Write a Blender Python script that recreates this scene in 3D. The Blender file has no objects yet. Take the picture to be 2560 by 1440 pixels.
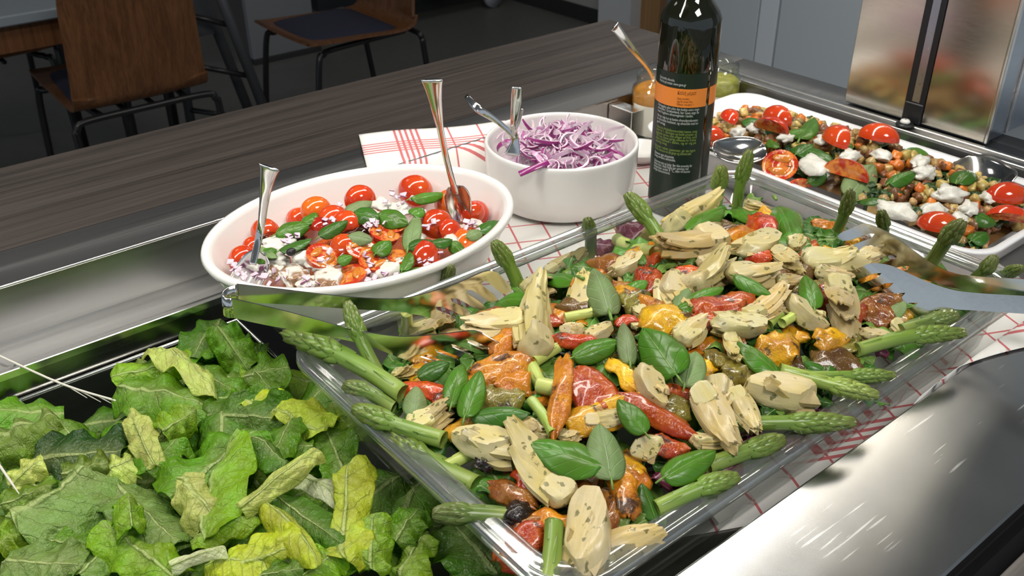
import bpy, math, random
from mathutils import Vector as V, Matrix, noise
rng = random.Random(11)
sc = bpy.context.scene
col = sc.collection
R = math.radians

# ------------------------------------------------------------------ camera, world, lights, exposure
# counter top is z = 0, the room floor z = -0.90; X runs along the counter, Y away from the guest
F_PX, PITCH, ROLL, YAW = 2375.0, R(30.76), R(-0.655), R(51.36)
EYE = V((0, 0, 0.42))
_h = V((math.cos(YAW), math.sin(YAW), 0)); _r = V((math.sin(YAW), -math.cos(YAW), 0)); _u = V((0, 0, 1))
FWD = _h * math.cos(PITCH) - _u * math.sin(PITCH)
_u2 = _h * math.sin(PITCH) + _u * math.cos(PITCH)
RIGHT = _r * math.cos(ROLL) + _u2 * math.sin(ROLL)
UP = -_r * math.sin(ROLL) + _u2 * math.cos(ROLL)
cam = bpy.data.cameras.new('camera'); cam_o = bpy.data.objects.new('camera', cam); col.objects.link(cam_o)
cam.sensor_width = 36; cam.lens = F_PX / 2560 * 36; cam.clip_start = 0.01
m = Matrix((RIGHT, UP, -FWD)).transposed().to_4x4(); m.translation = EYE; cam_o.matrix_world = m
cam.dof.use_dof = True; cam.dof.focus_distance = 0.72; cam.dof.aperture_fstop = 20
sc.camera = cam_o
sc.view_settings.view_transform = 'Standard'; sc.view_settings.look = 'None'
sc.view_settings.gamma = 1; sc.view_settings.use_curve_mapping = False
sc.view_settings.exposure = 0.42
sc.cycles.transparent_max_bounces = 32; sc.cycles.max_bounces = 10
w = bpy.data.worlds.new('world'); sc.world = w; w.use_nodes = True
w.node_tree.nodes['Background'].inputs[0].default_value = (0.74, 0.87, 1.0, 1)
w.node_tree.nodes['Background'].inputs[1].default_value = 0.38

def area(name, loc, sx, sy, power, color=(1, 0.95, 0.86), rot=(0, 0, 0)):
    l = bpy.data.lights.new(name, 'AREA'); l.shape = 'RECTANGLE'; l.size = sx; l.size_y = sy
    l.energy = power; l.color = color
    o = bpy.data.objects.new(name, l); o.location = loc; o.rotation_euler = rot; col.objects.link(o); return o
# LED strip under the canopy the steel column carries, and the ceiling panels of the canteen
area('canopy_led_strip', (0.42, 0.79, 0.835), 1.7, 0.09, 9.0, (1.0, 0.955, 0.87))
CEIL_PANELS = [(1.75, 0.95), (0.35, -0.7), (-1.3, 0.9), (3.0, 2.6), (0.2, 2.7)]
for i, (x, y) in enumerate(CEIL_PANELS):
    area('ceiling_panel_light', (x, y, 1.66), 0.6, 0.6, (5.5, 19, 14, 4, 2.6)[i], (1.0, 0.96, 0.9))

def ray(px, py):
    return RIGHT * ((px - 1280) / F_PX) - UP * ((py - 720) / F_PX) + FWD
def at(px, py, z):
    d = ray(px, py); return EYE + d * ((z - EYE.z) / d.z)
def pix(P):
    d = V(P) - EYE; z = d.dot(FWD); return (1280 + F_PX * d.dot(RIGHT) / z, 720 - F_PX * d.dot(UP) / z)
def on_plane(px, py, p0, n):
    d = ray(px, py); return EYE + d * ((p0 - EYE).dot(n) / d.dot(n))
def hit(px, py, heap):
    z = 0.0
    for _ in range(14):
        P = at(px, py, z); z = 0.5 * z + 0.5 * heap(P.x, P.y)
    P = at(px, py, z); return P

# ------------------------------------------------------------------ mesh helpers
def mesh(name, verts, faces, mat=None, uvs=None, smooth=True, mats=None, fmat=None):
    me = bpy.data.meshes.new(name)
    me.from_pydata([tuple(v) for v in verts], [], faces)
    if uvs:
        lay = me.uv_layers.new(name='UVMap')
        idx = [0] * len(me.loops); me.loops.foreach_get('vertex_index', idx)
        flat = []
        for i in idx: flat += [uvs[i][0], uvs[i][1]]
        lay.data.foreach_set('uv', flat)
    for mm in (mats or [mat]):
        if mm: me.materials.append(mm)
    if fmat: me.polygons.foreach_set('material_index', fmat)
    if smooth: me.polygons.foreach_set('use_smooth', [True] * len(me.polygons))
    me.update(); return me
def obj(name, me, parent=None, mw=None, loc=None):
    o = bpy.data.objects.new(name, me); col.objects.link(o)
    if parent: o.parent = parent
    if mw is not None: o.matrix_local = mw
    if loc is not None: o.location = loc
    return o
def tag(o, label=None, cat=None, group=None, kind=None):
    if label: o['label'] = label
    if cat: o['category'] = cat
    if group: o['group'] = group
    if kind: o['kind'] = kind
    return o
def empty(name, loc=(0, 0, 0)):
    o = bpy.data.objects.new(name, None); o.empty_display_size = 0.02; o.location = loc; col.objects.link(o); return o
def flat_edges(me, ang=35):
    try: me.set_sharp_from_angle(angle=R(ang))
    except Exception: pass
    return me
def thick(verts, faces, t, uvs=None):
    """give an open sheet a thickness t below its normals"""
    n = len(verts); vs = [V(v) for v in verts]; nor = [V() for _ in range(n)]
    for f in faces:
        a = vs[f[0]]; fn = (vs[f[1]] - a).cross(vs[f[-1]] - a)
        for i in f: nor[i] += fn
    out = vs + [vs[i] - nor[i].normalized() * t for i in range(n)]
    F = list(faces) + [tuple(i + n for i in reversed(f)) for f in faces]
    E = {}
    for f in faces:
        for a, b in zip(f, f[1:] + f[:1]): E[(a, b)] = 1
    for (a, b) in E:
        if (b, a) not in E: F.append((b, a, a + n, b + n))
    return out, F, (uvs + uvs if uvs else None)
def grid(fn, nu, nv, wrap=False):
    vs, uv = [], []
    for j in range(nv + 1):
        for i in range(nu + (0 if wrap else 1)):
            u, v = i / nu, j / nv
            vs.append(V(fn(u, v))); uv.append((u, v))
    W = nu if wrap else nu + 1
    fs = []
    for j in range(nv):
        for i in range(nu):
            a = j * W + i; b = j * W + (i + 1) % W
            fs.append((a, b, b + W, a + W))
    return vs, fs, uv
def lathe(prof, n=48, cap0=True, cap1=False, sx=1, sy=1):
    vs, fs = [], []
    for r, z in prof:
        for i in range(n):
            a = 2 * math.pi * i / n; vs.append((r * math.cos(a) * sx, r * math.sin(a) * sy, z))
    for j in range(len(prof) - 1):
        for i in range(n):
            k = (i + 1) % n; fs.append((j * n + i, j * n + k, (j + 1) * n + k, (j + 1) * n + i))
    if cap0: fs.append(tuple(reversed(range(n))))
    if cap1: fs.append(tuple(range((len(prof) - 1) * n, len(prof) * n)))
    return vs, fs
def tube(path, rad, n=10, flat=1.0, ref=None, cap=True):
    P = [V(p) for p in path]; vs, fs = [], []
    if not hasattr(rad, '__len__'): rad = [rad] * len(P)
    prev = None
    for j, p in enumerate(P):
        t = (P[min(j + 1, len(P) - 1)] - P[max(j - 1, 0)]).normalized()
        if prev is None:
            a = V(ref) if ref else (V((0, 0, 1)) if abs(t.z) < 0.9 else V((1, 0, 0)))
        else: a = prev
        x = (a - t * a.dot(t)).normalized(); y = t.cross(x); prev = x
        rx = rad[j] if not isinstance(rad[j], tuple) else rad[j][0]
        ry = rad[j] * flat if not isinstance(rad[j], tuple) else rad[j][1]
        for i in range(n):
            c = 2 * math.pi * i / n; vs.append(p + x * (rx * math.cos(c)) + y * (ry * math.sin(c)))
    for j in range(len(P) - 1):
        for i in range(n):
            k = (i + 1) % n; fs.append((j * n + i, j * n + k, (j + 1) * n + k, (j + 1) * n + i))
    if cap:
        fs.append(tuple(reversed(range(n)))); fs.append(tuple(range((len(P) - 1) * n, len(P) * n)))
    return vs, fs
def box(x0, x1, y0, y1, z0, z1, b=0.0):
    """box with chamfered top/bottom rims"""
    if b <= 0:
        vs = [(x, y, z) for z in (z0, z1) for (x, y) in ((x0, y0), (x1, y0), (x1, y1), (x0, y1))]
        fs = [(3, 2, 1, 0), (4, 5, 6, 7)] + [(i, (i + 1) % 4, 4 + (i + 1) % 4, 4 + i) for i in range(4)]
        return vs, fs
    vs = []
    for z, d in ((z0, b), (z0 + b, 0), (z1 - b, 0), (z1, b)):
        A, B, C, D = x0 + d, x1 - d, y0 + d, y1 - d
        e = b if d == 0 else b * 0.4
        vs += [(A + e, C, z), (B - e, C, z), (B, C + e, z), (B, D - e, z), (B - e, D, z), (A + e, D, z), (A, D - e, z), (A, C + e, z)]
    fs = [tuple(reversed(range(8))), tuple(range(24, 32))]
    for j in range(3):
        for i in range(8):
            k = (i + 1) % 8; fs.append((j * 8 + i, j * 8 + k, j * 8 + 8 + k, j * 8 + 8 + i))
    return vs, fs
def join(*parts):
    vs, fs = [], []
    for a, b in parts:
        o = len(vs); vs += list(a); fs += [tuple(i + o for i in f) for f in b]
    return vs, fs
def frame(p, d, n, roll=0.0, s=1.0):
    y = V(d).normalized(); z = V(n) - y * V(n).dot(y)
    z = z.normalized() if z.length > 1e-6 else V((0, 0, 1)); x = y.cross(z)
    if roll: q = Matrix.Rotation(roll, 3, y); x = q @ x; z = q @ z
    m = Matrix((x * s, y * s, z * s)).transposed().to_4x4(); m.translation = V(p); return m
def spline(pts, n):
    P = [V(p) for p in pts]; out = []
    for k in range(n + 1):
        t = k / n * (len(P) - 1); i = min(int(t), len(P) - 2); f = t - i
        p0, p1, p2, p3 = P[max(i - 1, 0)], P[i], P[i + 1], P[min(i + 2, len(P) - 1)]
        out.append(0.5 * ((2 * p1) + (p2 - p0) * f + (2 * p0 - 5 * p1 + 4 * p2 - p3) * f * f + (3 * p1 - p0 - 3 * p2 + p3) * f ** 3))
    return out
def bx(name, mat, parent, *a, b=0.0):
    v, f = box(*a, b=b); return obj(name, mesh(name, v, f, mat, smooth=False), parent)

# ------------------------------------------------------------------ materials
class NT:
    def __init__(s, name):
        s.m = bpy.data.materials.new(name); s.m.use_nodes = True; s.t = s.m.node_tree
        s.p = s.t.nodes['Principled BSDF']; s.out = s.t.nodes['Material Output']
    def n(s, typ, **kw):
        nd = s.t.nodes.new(typ)
        for k, v in kw.items(): setattr(nd, k, v)
        return nd
    def put(s, sock, v):
        if hasattr(v, 'is_output'): s.t.links.new(v, sock)
        elif v is not None:
            if hasattr(sock.default_value, '__len__') and hasattr(v, '__len__') and len(v) == 3 and len(sock.default_value) == 4: v = (*v, 1)
            sock.default_value = v
    def math(s, op, a, b=None, c=None, clamp=False):
        nd = s.n('ShaderNodeMath', operation=op, use_clamp=clamp)
        s.put(nd.inputs[0], a)
        if b is not None: s.put(nd.inputs[1], b)
        if c is not None: s.put(nd.inputs[2], c)
        return nd.outputs[0]
    def mix(s, f, a, b):
        nd = s.n('ShaderNodeMix', data_type='RGBA'); s.put(nd.inputs[0], f); s.put(nd.inputs[6], a); s.put(nd.inputs[7], b); return nd.outputs[2]
    def ramp(s, f, lo, hi):
        nd = s.n('ShaderNodeMapRange', interpolation_type='SMOOTHSTEP'); s.put(nd.inputs[0], f); nd.inputs[1].default_value = lo; nd.inputs[2].default_value = hi; return nd.outputs[0]
    def coord(s, which='Object', scale=(1, 1, 1)):
        tc = s.n('ShaderNodeTexCoord'); mp = s.n('ShaderNodeMapping'); mp.inputs[3].default_value = scale
        s.t.links.new(tc.outputs[which], mp.inputs[0])
        if which == 'Object':      # alike pieces share a mesh: shift the pattern per object
            oi = s.n('ShaderNodeObjectInfo'); s.t.links.new(s.math('MULTIPLY', oi.outputs['Random'], 7.0), mp.inputs[1])
        return mp.outputs[0]
    def noise(s, co, scale, detail=3, rough=0.5, dist=0.0):
        nd = s.n('ShaderNodeTexNoise'); s.t.links.new(co, nd.inputs[0]); nd.inputs['Scale'].default_value = scale
        nd.inputs['Detail'].default_value = detail; nd.inputs['Roughness'].default_value = rough; nd.inputs['Distortion'].default_value = dist
        return nd.outputs[0]
    def bump(s, h, strength=0.3, dist=0.002, normal=None):
        nd = s.n('ShaderNodeBump'); s.put(nd.inputs['Height'], h); nd.inputs['Strength'].default_value = strength; nd.inputs['Distance'].default_value = dist
        if normal: s.t.links.new(normal, nd.inputs['Normal'])
        s.t.links.new(nd.outputs[0], s.p.inputs['Normal']); return nd.outputs[0]
    def ocolor(s): return s.n('ShaderNodeObjectInfo').outputs['Color']
    def set(s, **kw):
        for k, v in kw.items(): s.put(s.p.inputs[k.replace('_', ' ')], v)
        return s
    def hsv(s, c, h=0.5, sa=1.0, v=1.0):
        nd = s.n('ShaderNodeHueSaturation'); s.put(nd.inputs['Color'], c); s.put(nd.inputs['Hue'], h); s.put(nd.inputs['Saturation'], sa); s.put(nd.inputs['Value'], v); return nd.outputs[0]

def plain(name, c, rough=0.5, metal=0.0, spec=0.5, nscale=0, nstr=0.1, var=0.0, **kw):
    t = NT(name); t.set(Base_Color=c, Roughness=rough, Metallic=metal, Specular_IOR_Level=spec)
    if nscale:
        co = t.coord(); nz = t.noise(co, nscale)
        t.bump(nz, nstr, 0.002)
        if var: t.set(Base_Color=t.hsv((*c, 1), v=t.math('MULTIPLY_ADD', nz, 2 * var, 1 - var)))
    t.set(**kw); return t.m

def steel(name, c, rough, streak=(3, 220, 220), rvar=0.1, scratches=False, bstr=0.03):
    t = NT(name); co = t.coord('Object', streak); nz = t.noise(co, 1.0, 4, 0.6)
    r = t.math('MULTIPLY_ADD', nz, rvar * 2, rough - rvar)
    t.set(Base_Color=c, Metallic=1.0, Roughness=r, Anisotropic=0.4)
    h = nz
    if scratches:
        co2 = t.coord('Object', (1, 1, 1))
        mask = None
        for ang, sc_, th in ((0.5, 9, .986), (1.9, 7, .988), (2.7, 11, .986)):
            mp = t.n('ShaderNodeMapping'); t.t.links.new(co2, mp.inputs[0]); mp.inputs[2].default_value = (0, 0, ang); mp.inputs[3].default_value = (14, 320, 1)
            vn = t.noise(mp.outputs[0], 1.0, 1, .4); k = t.ramp(vn, .70, .76); mask = k if mask is None else t.math('MAXIMUM', mask, k)
        big = t.ramp(t.noise(co2, 16, 2), .52, .62)
        mask = t.math('MULTIPLY', mask, big)
        t.set(Roughness=t.math('ADD', r, t.math('MULTIPLY', mask, .3), clamp=True), Base_Color=t.mix(t.math('MULTIPLY', mask, .6), c, (.95, .95, .95, 1)))
    t.bump(h, bstr, 0.0005); return t.m

def wood_mat(name, c1, c2, along='X', gloss=0.42):
    t = NT(name); sc_ = (2.2, 60, 60) if along == 'X' else ((60, 2.2, 60) if along == 'Y' else (60, 60, 2.2))
    co = t.coord('Object', sc_); n1 = t.noise(co, 1.0, 6, 0.65, 0.6)
    sc2 = tuple(q * 4 if q > 10 else q * 1.5 for q in sc_); n2 = t.noise(t.coord('Object', sc2), 1.0, 4, 0.7)
    f = t.math('MULTIPLY_ADD', n2, 0.5, t.math('MULTIPLY', n1, 0.6))
    t.set(Base_Color=t.mix(t.ramp(f, .33, .78), c1, c2), Roughness=gloss); t.bump(f, 0.12, 0.001); return t.m

def leaf_mat(name, rib=(.72, .78, .5), ribw=.05, vein=6.0, slope=1.3, veinc=.35, rough=.38, quilt=180, qstr=.5, transl=.28, wobble=.25, ribk=.8, bstr=.55, pale=.0):
    t = NT(name); uv = t.n('ShaderNodeTexCoord').outputs['UV']; sp = t.n('ShaderNodeSeparateXYZ'); t.t.links.new(uv, sp.inputs[0])
    u = t.math('ABSOLUTE', t.math('MULTIPLY_ADD', sp.outputs[0], 2.0, -1.0)); v = sp.outputs[1]
    base = t.ocolor(); co = t.coord()
    nz = t.noise(co, 55, 3)
    base = t.hsv(base, h=t.math('MULTIPLY_ADD', nz, .05, .475), v=t.math('MULTIPLY_ADD', nz, .9, .55))
    wob = t.math('MULTIPLY_ADD', t.noise(co, 70, 3), wobble, -wobble / 2)
    fr = t.math('FRACT', t.math('ADD', t.math('SUBTRACT', t.math('MULTIPLY', v, vein), t.math('MULTIPLY', u, slope)), wob))
    d = t.math('ABSOLUTE', t.math('SUBTRACT', fr, .5))
    vm = t.math('SUBTRACT', 1.0, t.ramp(d, .015, .075))
    vm = t.math('MULTIPLY', vm, t.math('SUBTRACT', 1.0, t.ramp(u, .55, 1.0)))
    wid = t.math('MULTIPLY_ADD', v, -ribw * .75, ribw)
    rm = t.math('SUBTRACT', 1.0, t.ramp(t.math('DIVIDE', u, wid), .5, 1.4))
    if pale: base = t.mix(t.math('MULTIPLY', t.math('POWER', t.math('SUBTRACT', 1.0, u, clamp=True), 2.5), pale), base, rib)
    c = t.mix(t.math('MULTIPLY', vm, veinc), base, rib)
    c = t.mix(t.math('MULTIPLY', rm, ribk), c, rib)
    t.set(Base_Color=c, Roughness=rough, Specular_IOR_Level=.5)
    q = t.noise(co, quilt, 3, .55)
    hgt = t.math('ADD', t.math('MULTIPLY', q, qstr), t.math('ADD', t.math('MULTIPLY', vm, -.35), t.math('MULTIPLY', rm, .5)))
    bn = t.bump(hgt, bstr, .0028)
    tr = t.n('ShaderNodeBsdfTranslucent'); t.t.links.new(t.hsv(c, sa=1.25, v=1.35), tr.inputs[0]); t.t.links.new(bn, tr.inputs[1])
    mx = t.n('ShaderNodeMixShader'); mx.inputs[0].default_value = transl
    t.t.links.new(t.p.outputs[0], mx.inputs[1]); t.t.links.new(tr.outputs[0], mx.inputs[2]); t.t.links.new(mx.outputs[0], t.out.inputs[0])
    return t.m

M = {}
M['steel'] = steel('brushed_steel', (.47, .465, .455), .33)
M['steel_top'] = steel('worn_steel_top', (.43, .435, .44), .24, (40, 6, 60), .03, True, .006)
M['steel_dark'] = steel('dark_brushed_metal', (.19, .19, .19), .48)
M['steel_edge'] = steel('bright_steel_edge', (.85, .84, .82), .22)
M['pan_steel'] = steel('pan_steel', (.38, .38, .36), .24, (3, 90, 90))
M['panel'] = steel('column_panel_steel', (.66, .62, .55), .20, (30, 60, 400), .04)
M['alu'] = steel('aluminium', (.52, .57, .65), .3)
M['tong'] = steel('polished_tong_steel', (.78, .77, .74), .13, (8, 300, 300), .05)
M['cutlery'] = steel('cutlery_steel', (.74, .73, .72), .10, (60, 60, 60), .03)
M['black'] = plain('black_plastic', (.012, .012, .014), .4)
M['tube'] = plain('black_lacquered_tube', (.01, .01, .011), .3)
M['counter_wood'] = wood_mat('grey_brown_laminate', (.018, .014, .012), (.060, .048, .042))
M['rail_wood'] = wood_mat('grey_laminate', (.05, .045, .042), (.16, .145, .135))
M['chair_wood'] = wood_mat('walnut_veneer', (.085, .032, .012), (.20, .085, .032), 'Z', .35)
M['ply_edge'] = plain('plywood_edge', (.30, .16, .07), .5, nscale=60)
M['seat'] = plain('navy_seat_fabric', (.018, .020, .040), .9, nscale=900, nstr=.4)
M['ceramic'] = plain('white_glazed_ceramic', (.80, .79, .765), .16, nscale=3, nstr=.01, Coat_Weight=.3)
M['melamine'] = plain('white_melamine', (.80, .81, .83), .28, nscale=3, nstr=.01)
M['floor'] = plain('grey_linoleum', (.125, .125, .118), .45, nscale=25, nstr=.02, var=.12)
M['wall'] = plain('pale_wall_paint', (.42, .41, .39), .8, nscale=60, nstr=.03)
M['ceil'] = plain('ceiling_board', (.6, .6, .58), .9, nscale=40, nstr=.05)
M['base'] = plain('dark_baseboard', (.03, .03, .03), .5, nscale=30, nstr=.02)
M['white_trim'] = plain('white_door_frame', (.70, .72, .74), .5, nscale=30, nstr=.01)
M['door_wood'] = wood_mat('oak_door_edge', (.34, .18, .07), (.50, .28, .11), 'Z')
M['door_blue'] = plain('blue_grey_door', (.20, .27, .40), .5, nscale=20, nstr=.02)
M['cab'] = plain('grey_cabinet_lacquer', (.50, .55, .59), .42, nscale=8, nstr=.01)
M['cab_light'] = plain('light_grey_strip', (.62, .67, .73), .35, nscale=8, nstr=.01)
M['trolley'] = plain('dark_trolley_plastic', (.015, .017, .022), .5, nscale=20, nstr=.02)
M['trolley_pale'] = plain('pale_blue_grey_panel', (.16, .18, .22), .45, nscale=20, nstr=.02)
M['wheel'] = plain('grey_rubber_wheel', (.34, .36, .40), .55, nscale=30, nstr=.02)
M['grey_board'] = plain('pale_grey_board', (.20, .21, .23), .6, nscale=20, nstr=.02)
M['grey_metal'] = plain('grey_lacquered_metal', (.05, .053, .06), .45, nscale=20, nstr=.02)
M['table'] = plain('pale_blue_tabletop', (.22, .25, .28), .4, nscale=20, nstr=.02)
M['glass_dark'] = plain('dark_green_bottle_glass', (.006, .007, .002), .045, spec=.6, nscale=8, nstr=.01, Coat_Weight=.6, Coat_Roughness=.02)
M['label'] = plain('dark_green_label', (.005, .017, .009), .38, nscale=200, nstr=.02)
M['label_o'] = plain('orange_label_band', (.86, .26, .035), .4, nscale=200, nstr=.02)
M['ink_w'] = plain('white_ink', (.62, .66, .63), .5, nscale=200, nstr=.02)
M['ink_g'] = plain('lime_ink', (.27, .38, .07), .5, nscale=200, nstr=.02)
M['ink_b'] = plain('dark_brown_ink', (.20, .045, .005), .5, nscale=200, nstr=.02)
M['jar_label'] = plain('cream_jar_label', (.62, .60, .52), .6, nscale=200, nstr=.03)
M['apricot'] = plain('orange_preserve', (.55, .22, .03), .35, nscale=90, nstr=.5, var=.4)
M['relish'] = plain('green_yellow_relish', (.33, .31, .05), .35, nscale=120, nstr=.6, var=.5)
M['meat'] = plain('dark_red_beet', (.13, .015, .03), .35, nscale=60, nstr=.4, var=.4)

def clear_mat(name, tint, rough=.03, f0=.05, f1=.75, haze=0.0):
    """clear plastic or glass: tinted see-through with a Schlick-weighted gloss"""
    t = NT(name); t.t.nodes.remove(t.p)
    tr = t.n('ShaderNodeBsdfTransparent'); tr.inputs[0].default_value = (*tint, 1)
    gl = t.n('ShaderNodeBsdfGlossy'); gl.inputs['Roughness'].default_value = rough
    lw = t.n('ShaderNodeLayerWeight'); lw.inputs[0].default_value = .5
    co = t.coord(); nz_ = t.noise(co, 40, 3); bp = t.n('ShaderNodeBump'); bp.inputs['Strength'].default_value = .06; bp.inputs['Distance'].default_value = .002
    t.t.links.new(nz_, bp.inputs['Height']); t.t.links.new(bp.outputs[0], gl.inputs['Normal'])
    k = t.math('MULTIPLY_ADD', t.math('POWER', lw.outputs['Facing'], 4.0), f1, f0)
    mx = t.n('ShaderNodeMixShader'); t.t.links.new(k, mx.inputs[0])
    t.t.links.new(tr.outputs[0], mx.inputs[1]); t.t.links.new(gl.outputs[0], mx.inputs[2]); last = mx.outputs[0]
    if haze:                   # scuffed surface scatters a little light
        df = t.n('ShaderNodeBsdfDiffuse'); df.inputs[0].default_value = (.86, .88, .87, 1); m2 = t.n('ShaderNodeMixShader'); m2.inputs[0].default_value = haze
        t.t.links.new(last, m2.inputs[1]); t.t.links.new(df.outputs[0], m2.inputs[2]); last = m2.outputs[0]
    t.t.links.new(last, t.out.inputs[0]); return t.m
M['clear'] = clear_mat('clear_polycarbonate', (.955, .965, .96), .04, .05, .7)
M['clear_rim'] = clear_mat('clear_polycarbonate_rim', (.85, .885, .86), .14, .32, .6, .05)
M['jar_glass'] = clear_mat('jar_glass', (.93, .95, .93), .03)

M['lettuce'] = leaf_mat('romaine_leaf', (.60, .68, .30), .09, 6.0, 1.7, .16, .30, 170, 1.7, .42, 1.1, .62, .75, .28)
M['basil'] = leaf_mat('basil_leaf', (.22, .38, .08), .040, 5.0, 1.7, .16, .30, 120, .18, .16)
M['basil_back'] = leaf_mat('basil_underside', (.38, .50, .28), .05, 5.0, 1.7, .55, .5, 160, .2, .16)
M['rocket'] = leaf_mat('rocket_leaf', (.45, .58, .25), .10, 4.0, 1.0, .25, .36, 160, .3, .22)
M['radicchio'] = leaf_mat('radicchio_leaf', (.62, .42, .48), .10, 4.0, 1.0, .4, .35, 120, .4, .15)
M['spinach'] = leaf_mat('wilted_spinach_leaf', (.14, .20, .06), .05, 4.0, 1.3, .3, .3, 160, .8, .08)

def artichoke_mat():
    t = NT('marinated_artichoke'); co = t.coord(); base = t.ocolor()
    st = t.coord('Object', (260, 40, 260)); fib = t.noise(st, 1.0, 3, .6)
    c = t.hsv(base, v=t.math('MULTIPLY_ADD', fib, .35, .82), sa=t.math('MULTIPLY_ADD', t.noise(co, 60, 2), .8, .6))
    mpv = t.n('ShaderNodeTexVoronoi'); mpv.inputs['Scale'].default_value = 175; mpv.inputs['Randomness'].default_value = 1
    dn = t.n('ShaderNodeVectorMath', operation='ADD'); nc = t.n('ShaderNodeTexNoise'); nc.inputs['Scale'].default_value = 300
    t.t.links.new(co, nc.inputs[0]); sc_ = t.n('ShaderNodeVectorMath', operation='SCALE'); t.t.links.new(nc.outputs['Color'], sc_.inputs[0]); sc_.inputs['Scale'].default_value = .006
    t.t.links.new(co, dn.inputs[0]); t.t.links.new(sc_.outputs[0], dn.inputs[1]); t.t.links.new(dn.outputs[0], mpv.inputs['Vector'])
    spot = t.math('SUBTRACT', 1.0, t.ramp(mpv.outputs['Distance'], .22, .34))
    sx = t.n('ShaderNodeSeparateXYZ'); t.t.links.new(mpv.outputs['Color'], sx.inputs[0])
    spot = t.math('MULTIPLY', spot, t.math('GREATER_THAN', sx.outputs[0], .50))
    c = t.mix(t.math('MULTIPLY', spot, .85), c, (.13, .12, .035, 1))
    t.set(Base_Color=c, Roughness=.38, Specular_IOR_Level=.45, Coat_Weight=.22, Coat_Roughness=.16)
    t.bump(t.math('MULTIPLY_ADD', t.noise(co, 120, 3), .7, t.math('MULTIPLY', fib, .6)), .4, .0018); return t.m
M['artichoke'] = artichoke_mat()
def pepper_mat():
    t = NT('roasted_pepper'); co = t.coord(); base = t.ocolor()
    n1 = t.noise(co, 60, 3, .6); c = t.hsv(base, h=t.math('MULTIPLY_ADD', n1, .07, .465), v=t.math('MULTIPLY_ADD', n1, 1.5, .22))
    ch = t.ramp(t.noise(co, 46, 4, .65), .565, .66)
    c = t.mix(t.math('MULTIPLY', ch, .92), c, (.022, .010, .007, 1))
    t.set(Base_Color=c, Roughness=t.math('MULTIPLY_ADD', ch, .2, .17), Specular_IOR_Level=.5, Coat_Weight=.55, Coat_Roughness=.07)
    t.bump(t.math('ADD', t.noise(co, 170, 4, .6), t.math('MULTIPLY', t.noise(co, 420, 2), .3)), .55, .0030); return t.m
M['pepper'] = pepper_mat()
M['char'] = plain('charred_pepper_skin', (.015, .008, .006), .25, nscale=260, nstr=1.0, Coat_Weight=.3)
def asparagus_mat():
    t = NT('green_asparagus'); uv = t.n('ShaderNodeTexCoord').outputs['UV']; sp = t.n('ShaderNodeSeparateXYZ'); t.t.links.new(uv, sp.inputs[0])
    v = sp.outputs[1]; base = t.ocolor(); co = t.coord('Object', (300, 30, 300)); nz = t.noise(co, 1.0, 3)
    c = t.hsv(base, v=t.math('MULTIPLY_ADD', nz, .55, .72))
    c = t.mix(t.math('MULTIPLY', t.ramp(v, .60, 1.0), .6), c, (.17, .16, .06, 1))
    c = t.mix(t.math('MULTIPLY', t.math('SUBTRACT', 1.0, t.ramp(v, .0, .4)), .35), c, (.48, .56, .15, 1))
    t.set(Base_Color=c, Roughness=.32, Specular_IOR_Level=.5); t.bump(nz, .2, .0008); return t.m
M['asparagus'] = asparagus_mat()
M['bract'] = plain('asparagus_bract', (.20, .25, .075), .4, nscale=300, nstr=.3, var=.3)
def tomato_mat():
    t = NT('tomato_skin'); co = t.coord(); nz = t.noise(co, 40, 2)
    t.set(Base_Color=t.hsv(t.ocolor(), h=t.math('MULTIPLY_ADD', nz, .03, .485), v=t.math('MULTIPLY_ADD', nz, .4, .8)), Roughness=.12, Coat_Weight=.5, Coat_Roughness=.04)
    t.p.inputs['Subsurface Weight'].default_value = 0.0
    t.bump(t.noise(co, 25, 2), .05, .002); return t.m
M['tomato'] = tomato_mat()
def tomato_cut_mat():
    t = NT('tomato_flesh'); co = t.coord(); nz = t.noise(co, 130, 3, .6)
    c = t.mix(t.ramp(nz, .42, .60), (.52, .035, .012, 1), (.78, .26, .05, 1)); t.set(Base_Color=c, Roughness=.12, Coat_Weight=.4)
    t.bump(nz, .5, .002); return t.m
M['tomato_cut'] = tomato_cut_mat()
M['tomato_gel'] = plain('tomato_seed_gel', (.62, .20, .025), .1, nscale=300, nstr=.4, var=.3, Coat_Weight=.5)
def mozz_mat():
    t = NT('torn_mozzarella'); co = t.coord(); nz = t.noise(co, 70, 3)
    t.set(Base_Color=t.mix(nz, (.68, .66, .58, 1), (.78, .77, .70, 1)), Roughness=.3, Coat_Weight=.15); t.bump(t.noise(co, 160, 4, .6), .5, .002); return t.m
M['mozz'] = mozz_mat()
def mozz_drizzle():
    t = NT('mozzarella_with_balsamic'); co = t.coord(); nz = t.noise(co, 55, 3, .5, .8)
    k = t.ramp(nz, .50, .58)
    t.set(Base_Color=t.mix(t.math('MULTIPLY', k, .9), (.74, .71, .63, 1), (.24, .095, .02, 1)), Roughness=.22, Coat_Weight=.3); t.bump(t.noise(co, 160, 4, .6), .5, .002); return t.m
M['mozz_b'] = mozz_drizzle()
M['balsamic'] = plain('balsamic_dressing', (.028, .008, .004), .06, nscale=30, nstr=.05, Coat_Weight=.5)
def onion_mat():
    t = NT('red_onion'); uv = t.n('ShaderNodeTexCoord').outputs['UV']; sp = t.n('ShaderNodeSeparateXYZ'); t.t.links.new(uv, sp.inputs[0])
    co = t.coord('Object', (400, 400, 400)); nz = t.noise(co, 1.0, 2)
    k = t.math('MULTIPLY_ADD', nz, .25, t.ramp(sp.outputs[0], .35, 1.0))
    t.set(Base_Color=t.mix(k, (.77, .67, .73, 1), t.ocolor()), Roughness=.25, Specular_IOR_Level=.5, Coat_Weight=.2); t.bump(nz, .15, .0008); return t.m
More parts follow.
